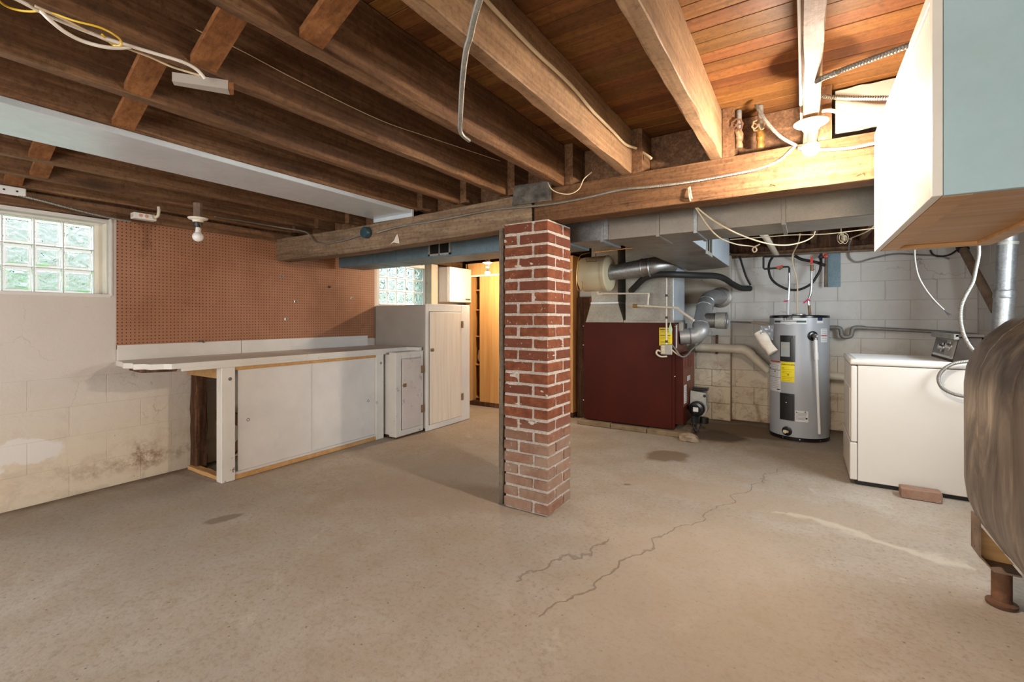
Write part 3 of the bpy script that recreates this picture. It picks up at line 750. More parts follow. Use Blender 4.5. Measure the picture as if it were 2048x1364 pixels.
BX = -3.60
wbn = thing('workbench', 'long white painted workbench with two sliding doors against the left wall', 'workbench', (-3.9, 2.4, 0))
bm = nb(); poly = [(XL + .002, 1.25), (-4.05, 1.235), (-3.93, 1.205), (-3.86, 1.235), (-3.77, 1.21), (-3.73, 1.26), (-3.66, 1.265), (-3.63, 1.33), (BX + .015, 1.36), (BX + .015, 3.52), (-3.45, 3.56), (-3.45, 3.60), (XL + .002, 3.60)]
poly = [(a, b) for a, b in poly]
prism(bm, [(a, b, .868) for a, b in poly], (0, 0, .036)); mk('countertop', bm, 'bench_paint', wbn)
bm = nb(); box(bm, BX - .005, BX + .018, 1.42, 3.50, .848, .870, .002); mk('front_lip', bm, 'bench_paint', wbn)
bm = nb(); prism(bm, [(-3.97, 1.25, .848), (-3.70, 1.23, .848), (-3.62, 1.40, .848), (-3.98, 1.55, .848)], (0, 0, .02)); mk('broken_edge', bm, 'dark_wood', wbn)
for a, b in ((1.254, 2.118), (2.122, 3.51)):
    bm = nb(); box(bm, XL + .002, XL + .024, a, b, .904, 1.016, .002); mk('backsplash_board', bm, 'white_paint', wbn)
for (a, b) in ((1.675, 1.77), (3.11, 3.205)):
    bm = nb(); box(bm, BX - .07, BX + .008, a, b, 0, .850, .003); lg = mk('leg', bm, 'bench_paint', wbn)
    bm = nb(); lathe(bm, (BX + .008, (a + b) / 2 + .01, .762), (1, 0, 0), [(.013, 0), (.013, .002), (.008, .003), (.007, .006)], 12); mk('bolt', bm, 'steel', lg, True)
for (a, b, x, hx) in ((1.80, 2.415, -3.612, 1.875), (2.418, 3.108, -3.616, 3.03)):
    bm = nb(); box(bm, x - .010, x, a, b, .055, .822, .0015); dr = mk('sliding_door', bm, 'door_paint', wbn)
    bm = nb(); lathe(bm, (x - .0005, hx, .43 if hx < 2 else .40), (1, 0, 0), [(.0125, 0), (.0125, .001), (.009, .0012), (.009, -.0)], 14); mk('finger_hole', bm, 'black', dr, True)
bm = nb(); box(bm, -3.64, BX + .004, 1.77, 3.11, .822, .848, .002); mk('top_rail', bm, 'orange_ply', wbn)
bm = nb(); box(bm, -3.645, BX + .002, 1.77, 3.11, 0, .034, .002); mk('bottom_rail', bm, 'cabinet_ply', wbn)
bm = nb(); box(bm, -3.645, BX - .006, 1.77, 3.11, .034, .054, .002); mk('door_track', bm, 'white_paint', wbn)
bm = nb(); box(bm, XL + .004, BX - .07, 1.70, 1.73, .758, .850, .003); mk('side_rail', bm, 'raw_ply', wbn)
bm = nb(); plank(bm, -4.19, -4.09, 1.715, 1.80, 0, .80, 'z', 10, .004, .006, 3); mk('rear_leg', bm, 'dark_wood', wbn)
bm = nb(); plank(bm, -4.09, -3.67, 1.86, 1.90, .37, .46, 'x', 6, .003, .005, 4); mk('brace', bm, 'dark_wood', wbn)
bm = nb(); prism(bm, [(-4.05, 1.93, .03), (-3.66, 1.93, .30), (-3.66, 1.93, .38), (-4.05, 1.93, .11)], (0, .03, 0)); mk('brace', bm, 'dark_wood', wbn)
bm = nb(); plank(bm, -4.17, BX - .07, 1.69, 1.75, 0, .028, 'x', 6, .002, .003, 5); mk('floor_runner', bm, 'cabinet_ply', wbn)

def hinge(par, x, y, z):
    bm = nb(); box(bm, x, x + .003, y - .022, y + .022, z - .04, z + .04, .001); cyl(bm, (x + .004, y, z - .04), (x + .004, y, z + .04), .005, seg=8); mk('hinge', bm, 'old_brass', par)
def latch(par, x, y, z):
    bm = nb(); box(bm, x, x + .008, y - .018, y + .03, z - .018, z + .018, .002); cyl(bm, (x + .008, y, z), (x + .03, y, z), .007, seg=10)
    box(bm, x + .008, x + .016, y - .03, y + .005, z - .006, z + .006, .001); mk('latch', bm, 'old_brass', par)
sc_ = thing('short_cabinet', 'short white cabinet with one worn door at the right end of the workbench', 'cabinet', (-3.7, 3.42, 0))
X = -3.445
bm = nb(); box(bm, XL + .15, X - .02, 3.235, 3.62, .03, .845, .002); mk('body', bm, 'white_paint', sc_)
bm = nb(); box(bm, X - .10, X, 3.229, 3.305, .015, .865, .004); box(bm, X - .02, X, 3.305, 3.62, .80, .865, .003); box(bm, X - .02, X, 3.305, 3.62, .015, .075, .003); box(bm, X - .02, X, 3.595, 3.62, .075, .80, .003); mk('face_frame', bm, 'bench_paint', sc_)
bm = nb(); box(bm, X - .006, X + .012, 3.312, 3.590, .08, .792, .003); d_ = mk('door', bm, 'short_door_paint', sc_); latch(d_, X + .012, 3.33, .53)
hinge(sc_, X + .012, 3.594, .67); hinge(sc_, X + .012, 3.594, .25)
bm = nb(); box(bm, X - .2, X - .01, 3.25, 3.62, .0, .03, .002); mk('plinth', bm, 'dark_wood', sc_)
bm = nb(); box(bm, -4.0, X + .01, 3.23, 3.625, .846 + .02, .867, .002); mk('top_board', bm, 'bench_paint', sc_)
tc = thing('tall_cabinet', 'tall off-white cabinet with a plywood door beyond the workbench', 'cabinet', (-3.8, 4.0, 0))
X = -3.41
bm = nb(); box(bm, XL + .012, X - .02, 3.63, 4.38, .03, 1.358, .002); mk('body', bm, 'cabinet_grey', tc)
bm = nb()
for (a, b, c, d) in ((3.63, 3.672, .0, 1.368), (4.225, 4.385, .0, 1.368)): box(bm, X - .022, X, a, b, c, d, .004)
box(bm, X - .022, X - .001, 3.672, 4.225, 1.288, 1.368, .003); box(bm, X - .022, X - .001, 3.672, 4.225, .0, .06, .003); mk('face_frame', bm, 'white_paint', tc)
bm = nb(); box(bm, X - .006, X + .012, 3.680, 4.218, .066, 1.278, .003); d_ = mk('door', bm, 'white_ply', tc); latch(d_, X + .012, 3.70, .87)
hinge(tc, X + .012, 4.224, 1.14); hinge(tc, X + .012, 4.224, .29)
wc = thing('wall_cabinet', 'small white cabinet hanging on the wall beside the far glass block window', 'cabinet', (-4.07, 4.85, 1.43))
bm = nb(); box(bm, XL + .002, -3.955, 4.62, 5.085, 1.43, 1.893, .003); mk('body', bm, 'white_paint', wc)
bm = nb(); box(bm, -3.953, -3.93, 4.625, 5.085, 1.432, 1.893, .004); d_ = mk('door', bm, 'cream_paint', wc)
bm = nb(); box(bm, -3.928, -3.915, 4.95, 5.05, 1.468, 1.482, .003); mk('handle', bm, 'old_brass', d_)
bm = nb(); box(bm, XL + .002, -4.11, 4.475, 4.60, 1.36, 1.925, .006); lone('wall_post', bm, 'plaster_white', 'white painted post on the wall right of the far glass block window', 'post')

# closet
cl = thing('closet', 'tall orange plywood closet with open shelves behind the brick pier', 'closet', (-3.1, 5.5, 0))
Y = 5.10
bm = nb(); box(bm, -4.0, -3.94, Y, Y + .12, .05, 1.98, .002); box(bm, -4.06, -4.0, Y + .03, 5.98, .05, 1.98); mk('side_panel', bm, 'orange_ply', cl)
bm = nb(); box(bm, -3.80, -3.78, Y + .04, 5.98, .05, 1.98); box(bm, -2.40, -2.38, Y + .02, 5.98, .05, 1.98); mk('divider', bm, 'orange_ply', cl)
bm = nb(); box(bm, -4.0, -3.78, 5.94, 5.98, .05, 1.98); mk('back_panel', bm, 'cabinet_ply', cl)
for z in (.10, .565, .965, 1.34, 1.62): bm = nb(); box(bm, -3.998, -3.80, Y + .10, 5.94, z - .018, z, .001); mk('shelf', bm, 'orange_ply', cl)
bm = nb(); box(bm, -3.795, -3.10, Y, Y + .022, .06, 1.79, .002); mk('door', bm, 'orange_ply', cl)
bm = nb(); box(bm, -3.095, -2.38, Y, Y + .022, .06, 1.79, .002); mk('door', bm, 'orange_ply', cl)
bm = nb(); box(bm, -3.94, -2.38, Y + .002, Y + .03, 1.80, 1.98, .002); mk('header', bm, 'orange_ply', cl)
bm = nb(); box(bm, -3.94, -2.38, Y - .012, Y + .002, 1.79, 1.815, .002); mk('door_track', bm, 'white_paint', cl)
bm = nb(); box(bm, -4.0, -2.38, Y + .0, Y + .10, 0, .06, .003); mk('plinth', bm, 'dark_wood', cl)
bm = nb(); bmesh.ops.create_icosphere(bm, subdivisions=3, radius=1)
for v_ in bm.verts: v_.co = Vector((-3.89 + v_.co.x * .06, 5.30 + v_.co.y * .09, .565 + .11 + v_.co.z * .11)) + Vector((1, 1, 0)) * noise.noise(v_.co * 2) * .015
lone('cloth_bag', bm, 'paper', 'pale bag standing on a low shelf of the open closet', 'bag', True)
bm = nb(); box(bm, -2.372, -2.16, 5.20, 5.225, .0, 1.47, .002); lone('brown_panel', bm, 'dark_wood', 'dark brown board standing between the closet and the red furnace', 'board')
bm = nb(); box(bm, -2.36, -2.13, 5.24, 5.34, 1.475, 1.93, .01); lone('white_box', bm, 'white_paint', 'white metal box behind the beige humidifier drum', 'box')

# ================================================================== DUCTS
def seam(par, x, y0, y1, z0, z1, m, w=.018):
    bm = nb(); box(bm, x - w / 2, x + w / 2, y0 - .006, y1 + .004, z0 - .006, z1, .001); mk('slip_joint', bm, m, par)
TZ, TT = 1.748, 2.026
tr = thing('duct_trunk', 'long rectangular sheet metal duct running behind the beam, left length bluish from reflected daylight', 'duct', (-2, 3.16, TZ))
bm = nb(); box(bm, -4.06, -3.52, 3.02, 3.335, TZ - .012, TT, .003); mk('end_section', bm, 'duct_blue_tint', tr)
bm = nb(); box(bm, -3.52, -1.42, 3.0, 3.345, TZ - .008, TT, .003); mk('left_section', bm, 'duct_blue_tint', tr)
bm = nb(); box(bm, -1.42, -1.135, 3.0, 3.30, TZ + .004, TT, .003); mk('middle_section', bm, 'galvanized', tr)
bm = nb(); box(bm, -1.135, XR - .002, 3.0, 3.36, TZ, TT, .003); mk('right_section', bm, 'trunk_metal', tr)
for x, m in ((-3.52, 'duct_blue_tint'), (-3.20, 'duct_blue_tint'), (-1.18, 'galvanized'), (-.80, 'trunk_metal'), (-.57, 'galvanized'), (-.10, 'trunk_metal')): seam(tr, x, 3.0, 3.35, TZ - .004, TT - .002, m, .012 if m == 'duct_blue_tint' else .022)
a, b = aY(857, 513, 2.99), aY(901, 478, 2.99); m_ = (a.x + b.x) / 2
bm = nb()
for (x0, x1, z0, z1) in ((a.x, b.x, a.z, a.z + .018), (a.x, b.x, b.z - .012, b.z), (a.x, a.x + .018, a.z, b.z), (b.x - .018, b.x, a.z, b.z), (m_ - .005, m_ + .005, a.z, b.z)): box(bm, x0, x1, 2.986, 3.0, z0, z1, .001)
gr_ = mk('register', bm, 'dull_galv', tr)
bm = nb(); box(bm, a.x + .01, b.x - .01, 2.9925, 2.999, a.z + .01, b.z - .01); mk('opening_shade', bm, 'dark_void', gr_)  # dark sheet standing for the shade inside the register openings
br_ = thing('branch_duct', 'wide sheet metal branch duct with a side grille above the furnace', 'duct', (-.9, 4.2, TZ))
bm = nb(); box(bm, -1.10, -.66, 3.37, 5.20, TZ + .0, TT, .003)
prism(bm, [(-1.10, 5.2, TZ), (-1.10, 5.42, TZ), (-.98, 5.40, TZ), (-.80, 5.34, TZ), (-.68, 5.25, TZ), (-.66, 5.2, TZ)], (0, 0, TT - TZ)); mk('casing', bm, 'trunk_metal', br_)
bm = nb(); box(bm, -.659, -.655, 3.372, 5.2, TZ, TT, .001); mk('side_face', bm, 'pan_metal', br_)
a, b = aX(1413, 500, -.65), aX(1424, 478, -.65)
bm = nb()
for (y0, y1, z0, z1) in ((a.y, b.y, a.z - .03, a.z), (a.y, a.y + .025, a.z, TT - .03), (b.y - .025, b.y, a.z, TT - .03), (a.y, b.y, TT - .05, TT - .03), ((a.y + b.y) / 2 - .008, (a.y + b.y) / 2 + .008, a.z, TT - .03)): box(bm, -.657, -.645, y0, y1, z0, z1, .001)
g2 = mk('grille', bm, 'dull_galv', br_); bm = nb(); box(bm, -.656, -.652, a.y + .01, b.y - .01, a.z - .01, TT - .04); mk('opening_shade', bm, 'dark_void', g2)  # dark sheet painted as the shade between the grille bars
seam(br_, 0, 0, 0, 0, .001, 'trunk_metal') if 0 else None
pn = thing('joist_pan', 'flat pale sheet metal pan closing a joist bay near the left wall', 'duct', (-2.72, 0, 1.99))
bm = nb(); box(bm, -2.90, -2.485, YR + .02, 2.50, 2.002, 2.029, .002); mk('sheet', bm, 'pan_metal', pn)
bm = nb(); box(bm, -2.905, -2.48, 2.485, 2.505, 1.975, 2.03, .001); mk('end_cap', bm, 'pan_metal', pn)

# ================================================================== FURNACE
FY = 4.88
pad = thing('furnace_pad', 'low row of concrete pavers under the red furnace', 'pavers', (-1.6, 5.2, 0))
for r_ in range(2):
    for k in range(3):
        bm = nb(); x0 = -2.20 + k * .40; rn = random.Random(k + r_ * 5); y0 = 4.82 + r_ * .42
        box(bm, x0, x0 + .395, y0, y0 + .41, 0, .048 + rn.uniform(-.003, .003), .006)
        for v_ in bm.verts: v_.co += Vector((rn.uniform(-1, 1), rn.uniform(-1, 1), 0)) * .003
        mk('paver', bm, 'paver', pad)
fu = thing('furnace', 'dark red oil furnace cabinet standing on pavers in the back right area', 'furnace', (-1.6, 5.2, .05))
FZ = 1.164
bm = nb(); box(bm, -2.14, -1.155, FY, 5.50, .062, FZ, .004); mk('casing', bm, 'furnace_red', fu)
bm = nb(); box(bm, -1.155, -1.128, FY - .002, FY + .02, .062, FZ, .002); mk('corner_trim', bm, 'furnace_red', fu)
bm = nb(); box(bm, -1.155, -1.13, FY + .02, 5.48, .84, FZ - .01, .003); mk('vestibule_panel', bm, 'furnace_brown', fu)
bm = nb(); box(bm, -1.155, -1.05, FY + .025, 5.46, .115, .842, .004); fp = mk('front_door', bm, 'furnace_red', fu)
bm = nb(); box(bm, -1.051, -1.046, FY + .03, 5.455, .30, .838, .001); mk('door_face', bm, 'furnace_brown', fp)
for k in range(5):
    yy = FY + .12 + k * .075; bm = nb(); box(bm, -1.047, -1.039, yy, yy + .025, .69, .81, .003); mk('louver', bm, 'furnace_brown', fp)
bm = nb(); box(bm, -1.046, -1.043, FY + .05, FY + .15, .33, .52); box(bm, -1.046, -1.043, FY + .20, FY + .33, .55, .60); mk('data_label', bm, 'label_white', fp)
bm = nb()
for k in range(9): box(bm, -1.043, -1.0425, FY + .06, FY + .14 - (k % 3) * .01, .345 + k * .019, .350 + k * .019)
for k in range(3): box(bm, -1.043, -1.0425, FY + .215, FY + .31, .56 + k * .012, .564 + k * .012)
mk('print', bm, 'ink', fp)
bm = nb()
for (px, py) in ((1167, 652), (1167, 690), (1350, 653), (1349.5, 753), (1167, 800)): p = aY(px, py, FY); lathe(bm, p, (0, -1, 0), [(.007, 0), (.007, .002), (.003, .004)], 8)
mk('screw', bm, 'chrome', fu, True)
a, b = aY(1318.5, 691, FY - .001), aY(1344.5, 655.5, FY - .001)
bm = nb(); box(bm, a.x, b.x, FY - .0022, FY - .0005, a.z, b.z); yl = mk('warning_label', bm, 'yellow_label', fu)
bm = nb(); text(bm, 'EMERGENCY', .0215, (a.x + .006, FY - .003, b.z - .026), (1, 0, 0), (0, 0, 1), bold=.0008)
for k, (w, h) in enumerate(((.9, .003), (.75, .003), (.5, .002), (.95, .006), (.8, .002), (.9, .002), (.85, .002), (.6, .002), (.9, .002))):
    z = b.z - .042 - k * .0145; box(bm, a.x + .008, a.x + .008 + (b.x - a.x - .016) * w, FY - .0028, FY - .0023, z, z + h)
mk('lettering', bm, 'label_black', yl)
bm = nb(); box(bm, -1.129, -1.124, FY + .05, FY + .085, .90, 1.14, .001); mk('gauge_strip', bm, 'label_white', fu)
bm = nb(); box(bm, -1.13, -1.09, 5.06, 5.14, 1.075, 1.17, .003); mk('control_box', bm, 'dull_galv', fu)
# oil burner
ob = mk('burner', (lambda bm: (cyl(bm, (-1.05, 5.22, .27), (-.98, 5.22, .27), .05), bm)[1])(nb()), 'black', fu, True)
bm = nb(); cy, cx, cz = 5.14, -.945, .265
poly = [(-1.025, .44), (-.875, .425)] + [(cx + .085 * math.cos(math.radians(a)), cz + .09 * math.sin(math.radians(a))) for a in range(30, -200, -20)] + [(-1.03, .30)]
prism(bm, [(x, cy, z) for x, z in poly], (0, .12, 0)); mk('housing', bm, 'dull_galv', ob)
bm = nb(); lathe(bm, (-.955, cy, .262), (0, -1, 0), [(.078, 0), (.078, .07), (.070, .085), (.045, .09), (.04, .10)], 24); mk('motor', bm, 'black_gloss', ob, True)
bm = nb(); box(bm, -.98, -.93, cy - .103, cy - .10, .24, .285, .001); mk('motor_label', bm, 'label_white', ob)
bm = nb(); box(bm, -1.01, -.86, cy + .01, cy + .12, .445, .475, .003); mk('ignition_box', bm, 'black_gloss', ob)
bm = nb(); lathe(bm, (-.885, cy, .395), (0, -1, 0), [(.016, 0), (.016, .003), (.01, .004)], 12); mk('dial', bm, 'black', ob, True)
bm = nb(); cyl(bm, (-.90, cy + .05, .16), (-.90, cy + .05, .10), .045, seg=14); box(bm, -1.02, -.93, cy, cy + .1, .10, .18, .006); mk('fuel_pump', bm, 'black', ob, True)
bm = nb(); tube(bm, [(-.955, cy - .06, .19), (-.955, cy - .07, .08), (-.94, cy - .08, .02)], .007); tube(bm, [(-1.0, cy, .14), (-.99, cy - .02, .05), (-.96, cy - .05, .01)], .006); tube(bm, [(-.91, cy, .12), (-.93, cy - .03, .06), (-.94, cy - .06, .015)], .005); mk('oil_line', bm, 'black', ob, True)
# wiring on the furnace
jx, jy = aY(1333, 700, FY - .03).x, FY - .035
co = thing('conduit', 'thin white vertical conduit running down to the outlet box on the furnace', 'conduit', (jx, jy, .98))
pz = [aY(1333, y, FY - .03).z for y in (520, 690)]
bm = nb(); cyl(bm, (jx, FY - .03, pz[1]), (jx, FY - .03, pz[0]), .0085, seg=10); mk('tube', bm, 'pvc', co, True)
bm = nb()
for y in (533, 591, 635, 683): z = aY(1333, y, FY - .03).z; cyl(bm, (jx, FY - .03, z - .012), (jx, FY - .03, z + .012), .0125, seg=10)
mk('coupling', bm, 'black', co, True)
a, b = aY(1321, 709, FY - .04), aY(1344, 689, FY - .04)
ou = thing('outlet_box', 'square metal outlet box with receptacle hung on the red furnace', 'outlet', (a.x, FY - .03, a.z))
bm = nb(); box(bm, a.x, b.x, FY - .045, FY - .002, a.z, b.z, .006); mk('box', bm, 'dull_galv', ou)
bm = nb(); box(bm, a.x + .012, a.x + .045, FY - .050, FY - .045, a.z + .012, b.z - .012, .004); mk('receptacle', bm, 'beige_plastic', ou)
bm = nb()
for z in (a.z + .030, b.z - .035):
    for x in (a.x + .022, a.x + .033): box(bm, x - .0015, x + .0015, FY - .0508, FY - .0500, z - .005, z + .005)
mk('slot', bm, 'black', ou)
P = [aY(1322, 703, FY - .03), aY(1315, 701, FY - .04), aY(1313, 707, FY - .04), aY(1321, 713, FY - .025), aY(1334, 713, FY - .02)]
bm = nb(); tube(bm, P, .009); lone('appliance_cord', bm, 'pvc_old', 'short thick cord looped out of the left side of the furnace outlet box', 'cord', True)
P = [aY(1343, 688, FY - .02), aY(1352, 700, FY - .03), aX(1361, 712, -1.06), aX(1372, 712, -1.02), aX(1385, 698, -1.0), aX(1400, 686, -.98), aX(1405, 680, -.98)]
bm = nb(); tube(bm, P, .008, rib=.008, ribamp=.12); lone('armored_cable', bm, 'armor', 'ribbed metal cable looping from the furnace outlet box to the flue', 'cable', True)
P = [aY(1344, 700, FY - .02), aY(1354, 708, FY - .03), aX(1363, 713, -1.06)]
bm = nb(); tube(bm, P, .008); lone('power_cable', bm, 'pvc_old', 'pale cable from the outlet box meeting the ribbed one on the furnace corner', 'cable', True)
a = aY(1341, 652, FY - .02)
bm = nb(); prism(bm, [aY(1341, 643, FY - .02), aY(1345, 660, FY - .025), aY(1341, 673, FY - .03), aY(1337, 660, FY - .025)], (0, -.0015, 0)); lone('paper_tag', bm, 'green_tag', 'pale green paper tag hanging beside the conduit on the furnace', 'tag')
# plenums
sp_ = thing('supply_plenum', 'square galvanized plenum rising from the right half of the furnace', 'duct', (-1.4, 5.15, FZ))
bm = nb(); box(bm, -1.655, -1.15, FY + .02, 5.42, FZ + .003, TT, .003); mk('casing', bm, 'dull_galv', sp_)
bm = nb(); box(bm, -1.151, -1.146, FY + .025, 5.42, FZ + .004, TT, .001); mk('side_face', bm, 'pan_metal', sp_)
bm = nb(); box(bm, -1.67, -1.14, FY + .008, 5.43, FZ + .0005, FZ + .028, .002); mk('collar', bm, 'dull_galv', sp_)
rp = thing('return_plenum', 'narrower galvanized duct with a flared foot on the left half of the furnace', 'duct', (-1.9, 5.15, FZ))
bm = nb()
A = [[bm.verts.new(q) for q in ((x0, y0, z), (x1, y0, z), (x1, y1, z), (x0, y1, z))] for (x0, x1, y0, y1, z) in ((-2.125, -1.675, FY + .02, 5.45, FZ + .003), (-2.075, -1.755, FY + .06, 5.40, 1.385))]
rings(bm, A); mk('flared_foot', bm, 'dull_galv', rp)
bm = nb(); box(bm, -2.072, -1.758, FY + .063, 5.397, 1.386, TT, .002); mk('casing', bm, 'dull_galv', rp)
bm = nb(); box(bm, -2.08, -1.75, FY + .057, 5.40, 1.378, 1.396, .002); mk('joint_strip', bm, 'pan_metal', rp)
# humidifier drum and its round duct
hz, hy = 1.695, 4.70
hu = thing('humidifier', 'beige round drum humidifier mounted on the furnace ducts', 'humidifier', (-1.9, hy, 1.5))
bm = nb(); lathe(bm, (-2.075, hy, hz), (1, 0, 0), [(.15, 0), (.178, .006), (.188, .03), (.19, .20), (.186, .275)], 40); mk('drum', bm, 'beige_plastic', hu, True)
bm = nb(); lathe(bm, (-1.80, hy, hz), (1, 0, 0), [(.192, 0), (.192, .03), (.18, .045), (.11, .05)], 40); mk('end_cap', bm, 'beige_plastic', hu, True)
bm = nb(); box(bm, -1.99, -1.84, hy + .10, FY + .07, hz - .1, hz + .1, .01); mk('mounting_collar', bm, 'dull_galv', hu)
a = aY(1213, 545, 4.66); b = aY(1283, 536, 4.68); c = aY(1300, 532, 4.70); d = aY(1330, 528, 4.80)
bm = nb(); cyl(bm, (-1.752, hy - .01, hz), (b.x, 4.70, b.z), .078, .092, 28); hd = lone('round_duct', bm, 'galvanized', 'round galvanized duct leading right from the beige humidifier drum', 'duct', True)
bm = nb(); tube(bm, [(b.x - .01, 4.70, b.z), (b.x + .05, 4.71, b.z + .008), (c.x + .03, 4.74, c.z), (d.x, 4.83, d.z), (d.x + .01, 4.93, d.z)], .094, 28, 4); mk('elbow', bm, 'steel', hd, True)
for x in (b.x + .004, c.x): bm = nb(); lathe(bm, (x, 4.705, b.z + .003), (1, 0, .05), [(.094, -.008), (.099, -.003), (.099, .003), (.094, .008)], 28); mk('seam_ring', bm, 'galvanized', hd, True)
YH = 4.50
P = [aY(1172, 507, YH), aY(1191, 507, YH), aY(1192, 523, YH), aY(1173, 523, YH), aY(1172, 517, YH)]
bm = nb(); tube(bm, P[1:], .004, 6, 1); lone('copper_tube', bm, 'rust', 'thin brown tube bent square over the top of the humidifier drum', 'tube', True)
bm = nb(); tube(bm, [aY(1180, 505, YH), aY(1160, 512, YH), aY(1155, 535, YH), aY(1153, 565, YH), aY(1158, 582, YH), aY(1165, 577, YH), aY(1164, 562, YH)], .004, 6, 6); lone('thin_tube', bm, 'brass', 'thin tube hanging left of the humidifier drum beside the brick pier', 'tube', True)
bm = nb(); tube(bm, [aY(1190, 504, 4.4), aY(1235, 499, 4.1), aY(1262, 496, 3.9), aY(1330, 492, 3.6)], .006, 6, 5); lone('copper_line', bm, 'brass', 'thin copper line running under the duct from the humidifier', 'tube', True)
# condensate pipes
dp = thing('condensate_pipe', 'thin cream plastic drain pipe stepping down across the furnace ducts', 'pipe', aY(1205, 587, 4.78))
q = 4.84
def pp(l, r, name, m='pvc'):
    bm = nb(); tube(bm, l, r, 10, 1); mk(name, bm, m, dp, True)
pp([aY(1196, 582, q), aY(1196, 588, q), aY(1205, 588, q)], .013, 'elbow'); pp([aY(1202, 587, q), aY(1293, 587, q)], .0105, 'pipe')
pp([aY(1291, 587, q), aY(1297, 587, q), aY(1297, 593, q)], .014, 'elbow'); pp([aY(1296.5, 590, q), aY(1295.5, 610, q)], .0105, 'pipe')
pp([aY(1268, 611, q), aY(1300, 612.5, q), aY(1352, 615.5, q)], .0115, 'pipe'); pp([aY(1289, 612, q), aY(1302, 612.5, q)], .0145, 'tee')
pp([aY(1266, 612, q), aY(1275, 612, q)], .018, 'cap', 'brass'); pp([aY(1352, 615.5, q), aY(1388, 641, q - .1)], .0115, 'pipe'); pp([aY(1347, 615, q), aY(1355, 616.5, q), aY(1358, 619, q)], .015, 'elbow')
# black insulated line
P = [aY(1262, 582, 4.87), aY(1272, 572, 4.80), aY(1290, 556, 4.74), aY(1315, 549, 4.72), aY(1350, 549, 4.75), aY(1400, 551, 5.0), aY(1432, 552, 5.35), aY(1450, 558, 5.55), aY(1465, 568, 5.70), aY(1482, 576, 5.85), aY(1500, 577, 5.98)]
bm = nb(); tube(bm, P, .033, 14, 6); lone('insulated_pipe', bm, 'cable_black', 'thick black insulated pipe crossing from the furnace plenum to the back wall', 'pipe', True)
bm = nb(); tube(bm, [aY(1479, 512, 5.96), aY(1487, 538, 5.96), aY(1493, 555, 5.96), aY(1501, 570, 5.96)], .011, 8, 5); lone('black_cable', bm, 'cable_black', 'short black cable down the back wall to the end of the insulated pipe', 'cable', True)

# chimney breast and flue
ch = tag(thing('wall_chimney', None, None, (-1.0, 6.0, 0), kind='structure'))
CYF = 5.91
bm = nb(); box(bm, -1.33, -.735, CYF + .01, YB, 0, TOPZ + .05); mk('core', bm, 'wall_mortar', ch)
rnd = random.Random(4)
z = 0; k = 0
while z < 1.93:
    xs = [-1.33, -1.12, -.735] if k % 2 else [-1.33, -.94, -.735]
    if k > 6: xs = [-1.33, -.735]
    for a, b in zip(xs, xs[1:]):
        bm = nb(); box(bm, a + .003, b - .003, CYF - rnd.uniform(0, .004), CYF + .03, z + .003, min(z + .197, 1.97), .005)
        mk('block', bm, 'block_paint' if k <= 6 else 'plaster_white', ch)
    z += .2; k += 1
fl = thing('flue_pipe', 'silver stove pipe with a side tee curving from the furnace into the chimney', 'pipe', (-1.0, 5.3, 1.0))
c0 = Vector((-1.13, 5.12, aX(1370, 672, -1.13).z)); c1 = aY(1394, 671, 5.16); c2 = aY(1402, 652, 5.24); c3 = aY(1409, 615, 5.45); c4 = aY(1416, 599, 5.60); c5 = aY(1427, 594, 5.72)
R_ = .083
bm = nb(); tube(bm, [c0, c0.lerp(c1, .6), c1 + Vector((-.015, 0, -.0)), c1 + Vector((.035, .02, .05)), c2], R_, 24, 5); mk('lower_elbow', bm, 'flue_metal', fl, True)
bm = nb(); cyl(bm, c2 - (c3 - c2) * .05, c3, R_ * 1.02, seg=24); mk('straight_section', bm, 'flue_metal', fl, True)
bm = nb(); tube(bm, [c3, c3.lerp(c4, .5), c4, c5, Vector((c5.x + .05, CYF, c5.z))], R_, 24, 5); mk('upper_elbow', bm, 'flue_metal', fl, True)
bm = nb(); lathe(bm, (c5.x + .05, CYF - .012, c5.z), (0, 1, 0), [(.085, -.02), (.12, -.006), (.122, .004), (.09, .01)], 28); mk('chimney_collar', bm, 'steel', fl, True)
for (p, d) in ((c0.lerp(c1, .62), c1 - c0), (c2, c3 - c2), (c3, c3 - c2), (c3.lerp(c4, .6), c4 - c3)):
    bm = nb(); lathe(bm, p, d, [(R_, -.008), (R_ + .006, -.002), (R_ + .006, .002), (R_, .008)], 24); mk('seam_ring', bm, 'galvanized', fl, True)
t0 = c2.lerp(c3, .35); t1 = aY(1432, 641, 5.30); t2 = aY(1452, 641.5, 5.30); t0 = Vector((t0.x, 5.31, t1.z))
bm = nb(); cyl(bm, t0, t1, R_ * .98, seg=24); mk('tee_arm', bm, 'steel', fl, True)
bm = nb(); cyl(bm, t1, t2, R_ * 1.05, seg=24); dmp = mk('draft_regulator', bm, 'dull_galv', fl, True)
bm = nb(); lathe(bm, t2, t2 - t1, [(R_ * 1.05, 0), (R_ * 1.09, .003), (R_ * 1.09, .010), (R_ * .95, .010), (R_ * .9, .004), (.01, .004)], 24); mk('flap', bm, 'galvanized', dmp, True)
bm = nb(); tube(bm, [aY(1452, 643, 5.93), aY(1507, 645.5, 5.93)], .011, 8, 1); fo = lone('old_pipe', bm, 'pipe_metal', 'thin grey pipe on the wall left of the water heater', 'pipe', True)
bm = nb(); tube(bm, [aY(1503, 645, 5.93), aY(1518, 646, 5.93), aY(1540, 650, 5.93)], .015, 8, 3); mk('coupling', bm, 'pvc_old', fo, True)
bm = nb(); tube(bm, [aY(1388, 578, 6.0), aY(1392, 600, 6.0), aY(1391, 640, 5.99), aY(1389, 655, 5.99)], .014, 8, 5); lone('dark_cable', bm, 'cable_black', 'dark cable running down beside the chimney behind the flue', 'cable', True)
